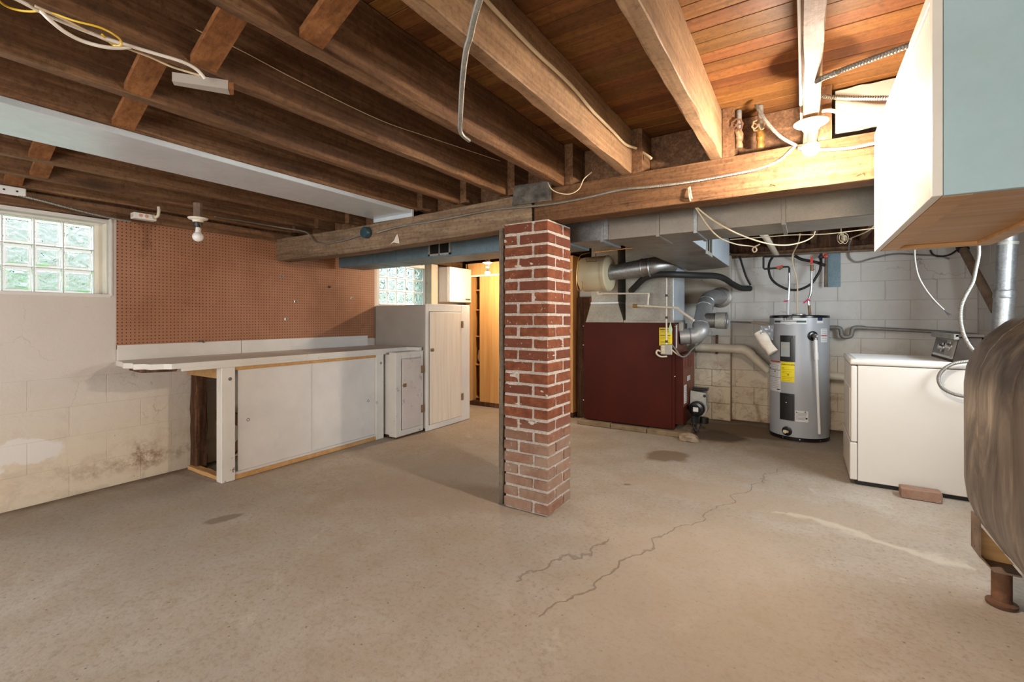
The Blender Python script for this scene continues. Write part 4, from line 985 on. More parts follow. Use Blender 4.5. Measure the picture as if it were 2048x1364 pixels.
# rocks
for (px, py, s, nm) in ((1376, 884, .075, 'rough pale rock on the floor in front of the oil burner'), (1386, 858, .05, 'small grey broken lump beside the furnace pavers, behind the front rock')):
    p = aZ(px, py, 0); bm = nb(); bmesh.ops.create_icosphere(bm, subdivisions=3, radius=1)
    for v_ in bm.verts:
        n_ = 1 + .35 * noise.noise(v_.co * 1.7 + Vector((s * 90, 0, 0))) + .12 * noise.noise(v_.co * 5); v_.co = Vector((p.x + v_.co.x * s * 1.25 * n_, p.y + .06 + v_.co.y * s * n_, max(0, .02 + v_.co.z * s * .65 * n_)))
    lone('rock', bm, 'rock', nm, 'rock', False)

# ================================================================== WATER HEATER
hc = Vector((-.05, 5.57)); HR = .262; HT = 1.245
wh = thing('water_heater', 'grey cylindrical electric water heater against the back wall', 'water heater', (hc.x, hc.y, 0))
bm = nb(); lathe(bm, (hc.x, hc.y, .035), (0, 0, 1), [(HR, 0), (HR, HT - .035 - .03)], 64); mk('tank', bm, 'heater_grey', wh, True)
bm = nb(); lathe(bm, (hc.x, hc.y, 0), (0, 0, 1), [(HR - .01, 0), (HR + .003, .004), (HR + .003, .036), (HR - .01, .037)], 64); mk('base_ring', bm, 'black_gloss', wh, True)
bm = nb(); lathe(bm, (hc.x, hc.y, HT - .03), (0, 0, 1), [(HR - .002, 0), (HR + .003, .001), (HR + .003, .02), (HR - .006, .028), (.05, .034)], 64); mk('top_cap', bm, 'black_gloss', wh, True)
def hcyl(px, py, r=HR):
    d = ray(px, py); D = Vector((d.x, d.y)); a = D.dot(D); b = -2 * D.dot(hc); c = hc.dot(hc) - r * r
    t = (-b - math.sqrt(max(0, b * b - 4 * a * c))) / (2 * a); return Vector((d.x * t, d.y * t, CZ + d.z * t))
def hang(p): return math.atan2(p.y - hc.y, p.x - hc.x)
def hpt(an, z, r): return Vector((hc.x + r * math.cos(an), hc.y + r * math.sin(an), z))
def cpatch(bm, px0, px1, py0, py1, off=.0012, n=8, th=None):
    a = hcyl(px0, (py0 + py1) / 2); b = hcyl(px1, (py0 + py1) / 2); z1 = hcyl((px0 + px1) / 2, py0).z; z0 = hcyl((px0 + px1) / 2, py1).z
    A0, A1 = hang(a), hang(b); R0 = HR + .0004; R1 = HR + (th or off); A = []
    for k in range(n + 1):
        an = A0 + (A1 - A0) * k / n; A.append([bm.verts.new(hpt(an, z, r)) for z, r in ((z0, R0), (z0, R1), (z1, R1), (z1, R0))])
    rings(bm, A); return A0, A1, z0, z1
def ctext(bm, s, size, px, py, off=.003, bold=0):
    p = hcyl(px, py); A0 = hang(p)
    text(bm, s, size, p, (1, 0, 0), (0, 0, 1), warp=lambda x, y: hpt(A0 + x / HR, p.z + y, HR + off), bold=bold)
def cp(name, m, par, *a, **k): bm = nb(); cpatch(bm, *a, **k); return mk(name, bm, m, par, False)
lb_ = cp('brand_label', 'label_white', wh, 1548.5, 1614.5, 636, 648)
bm = nb(); cpatch(bm, 1549.5, 1561, 641.2, 645, .0018); cpatch(bm, 1593, 1612.5, 641.2, 645, .0018); cpatch(bm, 1561, 1593, 641.5, 643, .0028); mk('stripe', bm, 'label_teal', lb_)
bm = nb(); a0 = hang(hcyl(1577, 642)); zc = hcyl(1577, 641).z; q_ = [bm.verts.new(hpt(a0 + .27 * math.cos(k * math.tau / 28), zc + .041 * math.sin(k * math.tau / 28), HR + .0022)) for k in range(28)]; bm.faces.new(q_); mk('oval', bm, 'label_white', lb_)
bm = nb(); ctext(bm, 'Smith', .028, 1572, 639.5, .0035, .0006); mk('lettering', bm, 'label_black', lb_)
bm = nb(); a0 = hang(hcyl(1568.5, 638)); zc = hcyl(1568.5, 638).z
for k in range(18):
    c, s = math.cos(k * math.tau / 18), math.sin(k * math.tau / 18); c2_, s2 = math.cos((k + 1) * math.tau / 18), math.sin((k + 1) * math.tau / 18)
    f_ = lambda r, C_, S_: hpt(a0 + r * C_ / HR, zc + r * S_, HR + .0034)
    quad(bm, f_(.007, c, s), f_(.011, c, s), f_(.011, c2_, s2), f_(.007, c2_, s2))
mk('emblem', bm, 'label_teal', lb_)
pnl = cp('control_panel', 'black_gloss', wh, 1562.5, 1590.5, 671, 723, th=.016)
bm = nb(); cpatch(bm, 1566, 1587, 676, 720, th=.028); cpatch(bm, 1568, 1585, 673.5, 721.5, th=.027); mk('cover', bm, 'black_gloss', pnl)
cp('keypad', 'label_grey', pnl, 1565.5, 1581.5, 684, 713, th=.0295)
cp('display', 'cabinet_grey', pnl, 1567, 1580, 690.5, 696, th=.0305)
lp = cp('lower_access_panel', 'black', wh, 1561.5, 1589, 787, 840, th=.012)
cp('cover', 'black', lp, 1564.5, 1586, 791.5, 836.5, th=.018)
bm = nb(); p = hcyl(1572, 805, HR + .018); lathe(bm, p, (p - Vector((hc.x, hc.y, p.z))), [(.006, 0), (.006, .003), (.002, .004)], 8); mk('screw', bm, 'chrome', lp)
yg = cp('energy_label', 'yellow_label', wh, 1562, 1589, 724, 764)
bm = nb(); ctext(bm, 'ENERGYGUIDE', .0185, 1563, 729.5, .002, .0005); ctext(bm, '$404', .010, 1564, 736, .002, .0003); ctext(bm, '408', .013, 1574, 750.5, .002, .0006)
for k, y in enumerate((739, 743, 746, 754, 757, 761)): cpatch(bm, 1563.5, 1588 - (k % 3) * 4, y, y + .35, .0018)
mk('lettering', bm, 'label_black', yg)
wn = cp('warning_label', 'label_white', wh, 1539.5, 1561.2, 721, 782)
bm = nb(); cpatch(bm, 1542, 1560.5, 721.3, 723.4, .0016); mk('red_band', bm, 'label_red', wn)
bm = nb()
for y in (723.6, 738.5, 753.5): cpatch(bm, 1540, 1561, y, y + .8, .0018)
cpatch(bm, 1540, 1542, 726, 728, .0018); cpatch(bm, 1540, 1542, 734, 736, .0018); cpatch(bm, 1549.5, 1551, 741, 744, .0018); cpatch(bm, 1554, 1560, 778, 780, .0018)
mk('bold_print', bm, 'label_black', wn)
bm = nb()
for k in range(15):
    y = 726 + k * 3.5
    if y not in (738,): cpatch(bm, 1543.5, 1559 - (k * 5) % 4, y, y + .45, .0017)
mk('fine_print', bm, 'ink', wn)
dl = cp('rating_label', 'label_white', wh, 1590.5, 1616.5, 822, 844)
bm = nb()
for k in range(6): cpatch(bm, 1592, 1614 - (k * 7) % 6, 826 + k * 2.6, 826.6 + k * 2.6, .0018)
cpatch(bm, 1592, 1594, 823.5, 825.3, .0018); cpatch(bm, 1609, 1612, 823.5, 825.3, .0018); cpatch(bm, 1611, 1615, 836, 839, .0018); mk('fine_print', bm, 'label_black', dl)
el = cp('certification_label', 'label_white', wh, 1633.5, 1646, 634.5, 646.5)
cp('emblem', 'label_blue', el, 1634.5, 1645, 635.3, 641.5, .0018)
sl = cp('side_label', 'label_white', wh, 1641.5, 1654, 657.5, 684.5)
cp('red_band', 'label_red', sl, 1642, 1653.5, 670, 671.8, .0018)
bm = nb()
for k in range(7): cpatch(bm, 1643.5, 1653, 659.5 + k * 3.5, 660 + k * 3.5, .0018)
mk('fine_print', bm, 'ink', sl)
# relief valve, discharge pipe, drain valve
p = hcyl(1625.5, 672); n_ = (p - Vector((hc.x, hc.y, p.z))).normalized()
bm = nb(); lathe(bm, p, n_, [(.048, -.002), (.047, .006), (.035, .012), (.02, .012)], 24); rv = mk('valve_escutcheon', bm, 'black_gloss', wh, True)
bm = nb(); cyl(bm, p, p + n_ * .05, .017); cyl(bm, p + n_ * .05 + Vector((0, 0, .02)), p + n_ * .05 - Vector((0, 0, .035)), .017); lathe(bm, p + n_ * .05, n_, [(.02, 0), (.016, .02), (.01, .03)], 14); mk('relief_valve', bm, 'steel', rv, True)
q0 = p + n_ * .05 + Vector((0, 0, -.03)); q1 = hcyl(1639, 868, HR + .035); qm = q0.lerp(q1, .20)
bm = nb(); cyl(bm, q0, q0.lerp(q1, .21), .0155, seg=14); cyl(bm, q0.lerp(q1, .14), q0.lerp(q1, .215), .0185, seg=14); cyl(bm, q0.lerp(q1, .2), q1, .0125, seg=14); mk('discharge_pipe', bm, 'white_gloss', wh, True)
p = hcyl(1574, 862); n_ = (p - Vector((hc.x, hc.y, p.z))).normalized()
bm = nb(); lathe(bm, p, n_, [(.047, -.002), (.046, .005), (.03, .009)], 24); dv = mk('drain_escutcheon', bm, 'black_gloss', wh, True)
bm = nb(); x_, y_ = frame(n_); s_ = Vector((-n_.y, n_.x, 0)); cyl(bm, p, p + n_ * .035, .011); cyl(bm, p + n_ * .03 - s_ * .02, p + n_ * .03 + s_ * .024, .012); lathe(bm, p + n_ * .035, n_, [(.018, 0), (.018, .012), (.008, .014)], 12); mk('drain_valve', bm, 'beige_plastic', dv, True)
bm = nb()
for px in (1566, 1600, 1640): lathe(bm, hpt(hang(hcyl(px, 870)), .018, HR + .003), (hpt(hang(hcyl(px, 870)), 0, 1) - hpt(hang(hcyl(px, 870)), 0, 0)), [(.005, 0), (.005, .002), (.001, .003)], 8)
mk('screw', bm, 'chrome', wh, True)
bm = nb()
tp = [Vector((hc.x - .085, hc.y - .12, HT)), Vector((hc.x + .11, hc.y - .12, HT))]
lathe(bm, (hc.x, hc.y - .1, HT), (0, 0, 1), [(.06, -.004), (.06, .010), (.03, .014)], 24); mk('top_junction_cover', bm, 'steel', wh, True)
# supply lines
YV = 5.62
s1 = thing('supply_line', 'left water line with horizontal red valve dropping into the water heater', 'pipe', aY(1577, 620, YV))
bm = nb(); tube(bm, [aY(1585, 512, YV), aY(1528, 513.5, YV), aY(1527, 515, YV), aY(1527, 536, YV), aY(1529, 538, YV), aY(1556, 536, YV)], .010, 10, 1); tube(bm, [aY(1563, 534, YV), aY(1576, 533.5, YV), aY(1578.5, 536, YV), aY(1578.5, 545, YV)], .010, 10, 1); mk('black_pipe', bm, 'cable_black', s1, True)
bm = nb(); p, q = aY(1554, 536, YV), aY(1565, 535, YV); cyl(bm, p, q, .016); cyl(bm, aY(1560, 540, YV), aY(1560, 535, YV), .008); mk('valve_body', bm, 'old_brass', s1, True)
bm = nb(); p, q = aY(1552, 534, YV - .03), aY(1566, 532, YV - .03); prism(bm, [p + Vector((0, 0, -.008)), q + Vector((0, 0, -.008)), q + Vector((0, 0, .012)), p + Vector((0, 0, .006))], (0, .012, 0)); mk('lever', bm, 'red_plastic', s1)
bm = nb(); tube(bm, [aY(1578.5, 545, YV), aY(1578.5, 568, YV), aY(1577, 600, YV)], .012, 10, 3, rib=.012, ribamp=.06); mk('flexible_pipe', bm, 'chrome', s1, True)
bm = nb(); cyl(bm, aY(1577, 600, YV), aY(1576, 612, YV), .014); cyl(bm, aY(1576, 612, YV), (aY(1576, 612, YV).x, YV, HT), .012); mk('fitting', bm, 'white_gloss', s1, True)
bm = nb(); prism(bm, [aY(1567, 601, YV - .02), aY(1575, 600.5, YV - .02), aY(1575, 603.5, YV - .02), aY(1567, 604, YV - .02)], (0, .004, 0)); mk('tag', bm, 'magenta', s1)
s2 = thing('supply_line', 'right water line with upright red valve bending into the water heater', 'pipe', aY(1620, 620, YV))
bm = nb(); p = aY(1624, 530, YV); q = aY(1623.5, 542, YV); cyl(bm, p, q, .016); cyl(bm, aY(1623, 538, YV), aY(1629, 539, YV), .006); mk('valve_body', bm, 'old_brass', s2, True)
bm = nb(); p, q = aY(1623, 528, YV - .02), aY(1623, 514, YV - .02); prism(bm, [p + Vector((-.012, 0, 0)), p + Vector((.012, 0, 0)), q + Vector((.012, 0, 0)), q + Vector((-.010, 0, 0))], (0, .012, 0)); mk('lever', bm, 'red_plastic', s2)
bm = nb(); tube(bm, [aY(1623.5, 541, YV), aY(1623, 570, YV), aY(1621, 588, YV), aY(1617, 600, YV), aY(1618, 612, YV)], .012, 10, 4, rib=.012, ribamp=.06); mk('flexible_pipe', bm, 'chrome', s2, True)
bm = nb(); cyl(bm, aY(1618, 610, YV), (aY(1620, 618, YV).x, YV, HT), .013); mk('fitting', bm, 'old_brass', s2, True)
bm = nb(); prism(bm, [aY(1606, 604, YV - .02), aY(1616, 597, YV - .02), aY(1621, 600, YV - .02), aY(1621, 603, YV - .02), aY(1616, 601, YV - .02), aY(1607, 608, YV - .02)], (0, .004, 0)); mk('tag', bm, 'magenta', s2)
bm = nb(); tube(bm, [aY(1546, 513, 5.85), aY(1539, 525, 5.82), aY(1537.5, 540, 5.8), aY(1542, 556, 5.8), aY(1552, 567, 5.8), aY(1566, 575, 5.8), aY(1580, 579.5, 5.8), aY(1597, 579.5, 5.8), aY(1612, 574, 5.8), aY(1624, 566, 5.8), aY(1633, 553, 5.8), aY(1640, 540, 5.8), aY(1642, 527, 5.82), aY(1642, 517, 5.85)], .0125, 10, 6)
lone('looped_hose', bm, 'cable_black', 'black hose hanging in a wide loop on the wall above the water heater', 'hose', True)
bm = nb(); tube(bm, [aY(1590, 512, 5.9), aY(1604, 519, 5.88), aY(1625, 523, 5.86), aY(1640, 527, 5.86), aY(1650, 531, 5.88)], .016, 10, 6); lone('dark_hose', bm, 'cable_black', 'dark hose sloping down right behind the upright red valve', 'hose', True)
bm = nb(); tube(bm, [aY(1600, 468, 5.0), aY(1596, 487, 5.3), aY(1587, 505, 5.5), aY(1584.5, 517, 5.5), aY(1588, 538, 5.5), aY(1593, 555, 5.5), aY(1595, 578, 5.5), aY(1594, 600, 5.5), (hc.x - .01, hc.y - .1, HT + .01)], .0065, 8, 6); lone('heater_cable', bm, 'cable_cream', 'long cream cable hanging down to the top of the water heater', 'cable', True)
v3 = thing('wall_valve', 'dark valve with an orange handle at the top of the back wall', 'valve', aY(1645, 525, 5.95))
bm = nb(); cyl(bm, aY(1643, 503, 5.95), aY(1641, 519, 5.95), .014); cyl(bm, aY(1641, 514, 5.95), aY(1648, 515, 5.95), .011); lathe(bm, aY(1641, 514, 5.95), (0, -1, 0), [(.022, 0), (.02, .03), (.01, .035)], 12); mk('body', bm, 'cable_black', v3, True)
bm = nb(); lathe(bm, aY(1651, 512, 5.93), (0, -1, 0), [(.018, -.02), (.024, 0), (.022, .02), (.012, .024)], 12); mk('handle', bm, 'red_plastic', v3, True)
bm = nb(); tube(bm, [aY(1652, 512, 5.97), aY(1651, 574, 5.97)], .014, 10, 1); lone('riser_pipe', bm, 'rusty_steel', 'brown vertical pipe beside the small metal sheet on the back wall', 'pipe', True)
a, b = aY(1655, 574.5, YB - .006), aY(1681, 503, YB - .006); bm = nb(); box(bm, a.x, b.x, YB - .012, YB - .004, a.z, 1.925, .001); lone('metal_sheet', bm, 'duct_blue_tint', 'narrow bluish sheet metal strip fixed flat on the back wall', 'metal sheet')
bm = nb(); tube(bm, [aY(1440, 509, 5.9), aY(1560, 509, 5.9), aY(1640, 505, 5.9), aY(1757, 499.5, 5.9)], .013, 10, 3); lone('header_pipe', bm, 'rusty_steel', 'long brown pipe running along the top of the back wall', 'pipe', True)
bm = nb(); tube(bm, [aY(1524, 466, 4.6), aY(1535, 480, 5.0), aY(1553, 510, 5.75)], .028, 12, 3); lone('vent_pipe', bm, 'pvc_old', 'grey plastic pipe slanting down under the joists behind the duct', 'pipe', True)
# wall drains
bm = nb(); P = [aY(1392, 694, 5.84), aY(1440, 696, 5.84), aY(1476, 698, 5.84)]; tube(bm, P, .049, 18, 1); dr = lone('drain_pipe', bm, 'pvc_old', 'thick cream drain pipe along the wall left of the water heater', 'pipe', True)
bm = nb(); tube(bm, [aY(1470, 698, 5.84), aY(1486, 699, 5.84), aY(1497, 705, 5.84), aY(1504, 711, 5.84)], .054, 18, 4); mk('elbow', bm, 'pvc_old', dr, True)
bm = nb(); tube(bm, [aY(1500, 708, 5.84), aY(1537, 741, 5.88)], .049, 18, 1); mk('sloped_pipe', bm, 'pvc_old', dr, True)
bm = nb(); tube(bm, [aY(1600, 746, 5.95), aY(1712, 757, 5.95), (XR - .002, 5.95, aY(1712, 757, 5.95).z - .03)], .042, 18, 1); lone('drain_pipe', bm, 'pvc_old', 'thick white drain pipe between the water heater and the dryer', 'pipe', True)
bm = nb(); tube(bm, [aY(1434, 670, 5.88), aY(1433, 708, 5.88)], .014, 8, 1); lone('pipe_strap', bm, 'rust', 'rusty strap holding the cream drain pipe to the chimney', 'strap')
gw = thing('waste_pipe', 'thin grey pipe with a U bend on the back wall right of the heater', 'pipe', aY(1760, 662, 5.95))
P = [aY(x, y, 5.95) for x, y in ((1656, 655), (1672, 655), (1680, 657), (1682, 663), (1683, 670), (1688, 674), (1696, 674), (1702, 671), (1704, 663), (1706, 657), (1714, 655), (1730, 656))]
bm = nb(); tube(bm, P, .021, 12, 4); mk('u_bend', bm, 'pipe_metal', gw, True)
bm = nb(); tube(bm, [aY(1728, 656, 5.95), aY(1880, 664, 5.93), aY(1958, 671, 5.9)], .017, 12, 1); mk('straight_pipe', bm, 'pipe_metal', gw, True)
# manual pouch
bm = nb(); p, q = aY(1517, 664, 5.36), aY(1546, 705, 5.32); d = (q - p).normalized()
tube(bm, [p, p.lerp(q, .5), q], .052, 16, 4)
for v_ in bm.verts: v_.co.y = 5.34 + (v_.co.y - 5.34) * .45; v_.co += Vector((1, 0, 1)) * noise.noise(v_.co * 14) * .008
mp_ = lone('manual_pouch', bm, 'paper', 'rolled white instruction booklet hanging on the left side of the water heater', 'booklet', True)
bm = nb(); a_, b_, c_, d_ = aY(1522, 652, 5.32), aY(1548, 650, 5.38), aY(1546, 680, 5.38), aY(1520, 668, 5.32)
G = []
for i in range(9):
    row = []
    for j in range(7):
        s, k = i / 8, j / 6; v_ = a_.lerp(b_, s).lerp(d_.lerp(c_, s), k); v_.y += .02 * noise.noise(Vector((s * 5, k * 5, 2))); row.append(bm.verts.new(v_))
    G.append(row)
for A, B in zip(G, G[1:]):
    for j in range(6): bm.faces.new((A[j], A[j + 1], B[j + 1], B[j]))
bmesh.ops.solidify(bm, geom=list(bm.faces), thickness=.0008); mk('plastic_bag', bm, 'clear_plastic', mp_, True)

# ================================================================== DRYER
dy = thing('dryer', 'white clothes dryer with a dark rear control console', 'dryer', (.63, 4.5, 0))
DX0, DX1, DY0, DY1 = .285, .985, 4.155, 4.83
bm = nb(); box(bm, DX0 + .04, DX1, DY0, DY1, .03, .868, .004); mk('cabinet', bm, 'appliance_white', dy)
bm = nb(); box(bm, DX0, DX0 + .037, DY0 - .001, DY1, .31, .866, .008, seg=2); mk('door_panel', bm, 'appliance_white', dy)
bm = nb(); box(bm, DX0 - .006, DX0 + .037, DY0 - .001, DY1, .035, .305, .006, seg=2); mk('kick_panel', bm, 'appliance_white', dy)
bm = nb(); box(bm, DX0 - .004, DX0 + .01, DY0 + .06, DY1 - .06, .33, .70, .004); mk('door', bm, 'appliance_white', dy)
bm = nb(); box(bm, DX0 - .006, DX1 + .004, DY0 - .005, DY1 + .003, .872, .914, .012, seg=3); tp_ = mk('top', bm, 'appliance_white', dy, True)
bm = nb(); box(bm, DX0 + .03, DX0 + .60, DY0 + .03, DY1 - .03, .9135, .9155, .001); mk('work_surface', bm, 'white_gloss', tp_)
bm = nb(); box(bm, DX0 + .03, DX1 - .01, DY0 + .02, DY1 - .02, 0, .032); mk('base', bm, 'black', dy)
c0x = .838
bm = nb(); prism(bm, [(c0x, DY0 + .03, .9156), (c0x + .035, DY0 + .03, 1.085), (c0x + .14, DY0 + .03, 1.085), (c0x + .145, DY0 + .03, .9156)], (0, .62, 0)); cn = mk('console', bm, 'console_brown', dy)
bm = nb(); box(bm, c0x + .01, c0x + .15, DY0 + .018, DY0 + .66, 1.085, 1.103, .003); mk('console_cap', bm, 'console_brown', cn)
bm = nb(); box(bm, c0x + .002, c0x + .03, DY0 + .018, DY0 + .66, 1.068, 1.104, .003); mk('chrome_trim', bm, 'steel', cn)
sl_ = Vector((.035, 0, .1694)).normalized(); nn = Vector((-sl_.z, 0, sl_.x))
def cpn(y, s, o=.0): return Vector((c0x, y, .9156)) + sl_ * s + nn * o
bm = nb(); A = [cpn(DY0 + .05, .02, .0006), cpn(DY0 + .62, .02, .0006), cpn(DY0 + .62, .15, .0006), cpn(DY0 + .05, .15, .0006)]; prism(bm, A, nn * .002); mk('control_face', bm, 'pipe_metal', cn)
bm = nb(); A = [cpn(DY0 + .30, .04, .003), cpn(DY0 + .60, .04, .003), cpn(DY0 + .60, .14, .003), cpn(DY0 + .30, .14, .003)]; prism(bm, A, nn * .001); mk('dark_panel', bm, 'black_gloss', cn)
for (yy, s) in ((.17, .10), (.36, .085)):
    bm = nb(); lathe(bm, cpn(DY0 + yy, s, .003), nn, [(.034, 0), (.034, .006), (.020, .010), (.018, .028), (.010, .030)], 20); mk('knob', bm, 'chrome', cn, True)
bm = nb(); prism(bm, [cpn(DY0 + .06, .018, .001), cpn(DY0 + .60, .018, .001), cpn(DY0 + .60, .034, .001), cpn(DY0 + .06, .034, .001)], nn * .006); mk('trim_bar', bm, 'chrome', cn)
bm = nb(); box(bm, c0x + .155, 1.05, DY0 + .05, DY0 + .55, .96, 1.09, .004); mk('rear_housing', bm, 'console_brown', dy)
bm = nb(); box(bm, .549, .758, 4.02, 4.12, .0, .064, .004)
rn = random.Random(2)
for v_ in bm.verts: v_.co += Vector((rn.uniform(-1, 1), rn.uniform(-1, 1), 0)) * .0025
lone('loose_brick', bm, 'brick', 'single loose brick on the floor against the dryer side', 'brick')
# ribbed hose loop against the dryer
P = [aY(1960, 721, 4.08), aY(1935, 723, 4.08), aY(1905, 728, 4.08), aY(1884, 742, 4.08), aY(1877, 758, 4.08), aY(1884, 775, 4.08), aY(1905, 787, 4.08), aY(1930, 793, 4.08), aY(1965, 797, 4.08)]
bm = nb(); tube(bm, P, .011, 12, 8, rib=.008, ribamp=.07); lone('flex_conduit', bm, 'armor', 'ribbed metal conduit looped against the dryer side', 'cable', True)
P = [aY(1957, 384, 4.1), aY(1957, 440, 4.1), aY(1957, 488, 4.1), aY(1957, 510, 4.1), aY(1951, 540, 4.1), aY(1945, 565, 4.1), aY(1930, 593, 4.1), aY(1922, 615, 4.1), aY(1921, 640, 4.1), aY(1926, 665, 4.1), aY(1935, 685, 4.1), aY(1948, 702, 4.1), aY(1965, 716, 4.1)]
bm = nb(); tube(bm, P, .0105, 12, 8, rib=.009, ribamp=.08); lone('flex_conduit', bm, 'armor', 'ribbed metal conduit curving down from the hanging cabinet behind the dryer console', 'cable', True)
P = [aY(1829, 424, 4.6), aY(1829, 470, 4.6), aY(1829, 500, 4.6), aY(1830, 520, 4.6), aY(1836, 550, 4.6), aY(1850, 577, 4.6), aY(1868, 600, 4.6), aY(1888, 620, 4.6)]
bm = nb(); tube(bm, P, .0065, 8, 6); cc = lone('cut_cable', bm, 'armor', 'cut pale cable hanging from the cabinet in front of the back wall', 'cable', True)
bm = nb()
for dx in (-3, 0, 3): tube(bm, [aY(1887, 619, 4.6), aY(1893 + dx * .3, 625, 4.6), aY(1900 + dx, 630 - dx * .3, 4.6)], .0025, 6, 3)
mk('wire_ends', bm, 'cable_black', cc, True)
P = [aY(1697, 503, 6.02), aY(1699, 515, 6.02), aY(1708, 523, 6.02), aY(1720, 524, 6.02), aY(1745, 517, 6.02), aY(1790, 508, 6.02), aY(1840, 510, 6.02), aY(1880, 512, 6.02), aY(1898, 518, 6.02)]
bm = nb(); tube(bm, P, .008, 8, 6); lone('wall_cable', bm, 'pipe_metal', 'grey cable sagging along the upper back wall right of the metal strip', 'cable', True)
P = [aY(1860, 500, 6.0), aY(1866, 509, 6.0), aY(1880, 513, 6.0), aY(1900, 509, 6.0), aY(1918, 497, 6.0)]
bm = nb(); tube(bm, P, .008, 8, 6); lone('wall_cable', bm, 'cable_black', 'short black cable loop on the wall left of the slanting pipe', 'cable', True)
p, q = aY(1922, 490, 5.80), aX(1992, 622, 1.33)
bm = nb(); cyl(bm, p, q, .034, seg=16); sl2 = lone('slanting_pipe', bm, 'rusty_steel', 'brown pipe slanting down right behind the vertical silver duct', 'pipe', True)
bm = nb(); cyl(bm, p.lerp(q, -.05), p.lerp(q, .08), .043, seg=16); mk('collar', bm, 'cable_black', sl2, True)
# round exhaust duct
e0, e1 = aY(2001, 720, 4.66), aY(2016, 470, 4.64)
ex = thing('exhaust_duct', 'shiny round silver duct rising behind the oil tank', 'duct', (e0.x, e0.y, .2))
d = (e1 - e0).normalized(); b0 = e0 + d * ((.0 - e0.z) / d.z); m1 = e0 + d * ((aY(2009, 588, 4.65).z - e0.z) / d.z); tq = e0 + d * ((2.27 - e0.z) / d.z)
bm = nb(); cyl(bm, b0, m1, .056, seg=28); mk('lower_section', bm, 'galvanized', ex, True)
bm = nb(); cyl(bm, m1 - d * .01, tq, .054, seg=28); mk('upper_section', bm, 'galvanized', ex, True)
bm = nb(); lathe(bm, m1, d, [(.056, -.03), (.059, -.025), (.0585, .0), (.060, .02), (.055, .03)], 28)
for v_ in bm.verts: v_.co += (v_.co - m1) * noise.noise(v_.co * 60) * .06
mk('foil_tape', bm, 'galvanized', ex, True)
bm = nb(); lathe(bm, e0 + d * ((aY(2014, 487, 4.65).z - e0.z) / d.z), d, [(.054, -.012), (.057, -.01), (.057, .01), (.054, .012)], 28); mk('band', bm, 'dull_galv', ex, True)

# ================================================================== OIL TANK
tk = thing('oil_tank', 'large weathered obround heating oil tank on short steel legs', 'oil tank', (.936, 2.0, 0))
TXc, TR, ZL, ZH = .936, .345, .50, .93
def prof(s, n=14):
    out = []
    for k in range(n + 1): a = math.pi * k / n; out.append((s * TR * math.cos(a), (ZH - .715) + s * TR * math.sin(a) - (1 - s) * (ZH - .715) * .9))
    for k in range(n + 1): a = math.pi + math.pi * k / n; out.append((s * TR * math.cos(a), (ZL - .715) + s * TR * math.sin(a) + (1 - s) * (.715 - ZL) * .9))
    return out
A = []; bm = nb(); st = []
for k in range(9): a = math.pi / 2 * k / 8; st.append((1.25 - .21 * math.cos(a), max(.03, math.sin(a) ** .36)))
for k in range(13): st.append((1.25 + 1.49 * k / 12, 1))
for k in range(8, -1, -1): a = math.pi / 2 * k / 8; st.append((2.74 + .21 * math.cos(a), max(.03, math.sin(a) ** .36)))
for y, s in st:
    A.append([bm.verts.new((TXc + x, y, .715 + z)) for x, z in prof(s)])
rings(bm, A)
for v_ in bm.verts: v_.co += Vector((1, 0, 1)) * .0025 * noise.noise(v_.co * 4)
mk('shell', bm, 'tank_paint', tk, True)
for yy in (1.35, 2.58, 2.22):
    bm = nb(); w = .009 if yy != 2.58 else .005
    A = [[bm.verts.new((TXc + x * k, yy + dy_, .715 + z * k)) for x, z in prof(1)] for dy_, k in ((-w, .998), (-w * .4, 1.007), (w * .4, 1.007), (w, .998))]
    rings(bm, A); mk('weld_seam', bm, 'tank_paint', tk, True)
for (lx, sx) in ((.702, -1), (1.17, 1)):
    for ly in (2.745, 1.60):
        bm = nb(); cyl(bm, (lx, ly, .02), (lx, ly, .155), .032, seg=20); lg = mk('leg', bm, 'rust', tk, True)
        bm = nb(); lathe(bm, (lx, ly, 0), (0, 0, 1), [(.048, .0), (.050, .004), (.050, .012), (.034, .018), (.032, .022)], 24); mk('foot', bm, 'rust', lg, True)
        bm = nb(); X0 = lx - sx * -.085; x_out = TXc + sx * .316
        prism(bm, [(x_out, ly - .055, .36), (x_out, ly - .055, .205), (x_out - sx * .045, ly - .055, .152), (lx - sx * .045, ly - .055, .152), (lx - sx * .045, ly - .055, .159), (x_out - sx * .042, ly - .055, .162), (x_out - sx * .007, ly - .055, .208), (x_out - sx * .007, ly - .055, .36)], (0, .11, 0)); bk = mk('bracket', bm, 'rusty_steel', tk)
        bm = nb(); prism(bm, [(x_out - sx * .008, ly + .048, .33), (x_out - sx * .008, ly + .048, .21), (x_out - sx * .04, ly + .048, .160), (lx - sx * .05, ly + .048, .160)], (0, .006, 0)); mk('gusset', bm, 'cabinet_ply', bk)
        bm = nb()
        for z in (.30, .225): lathe(bm, (x_out, ly, z), (sx, 0, 0), [(.004, -.001), (.004, .0008)], 8)
        mk('bolt_hole', bm, 'black', bk)

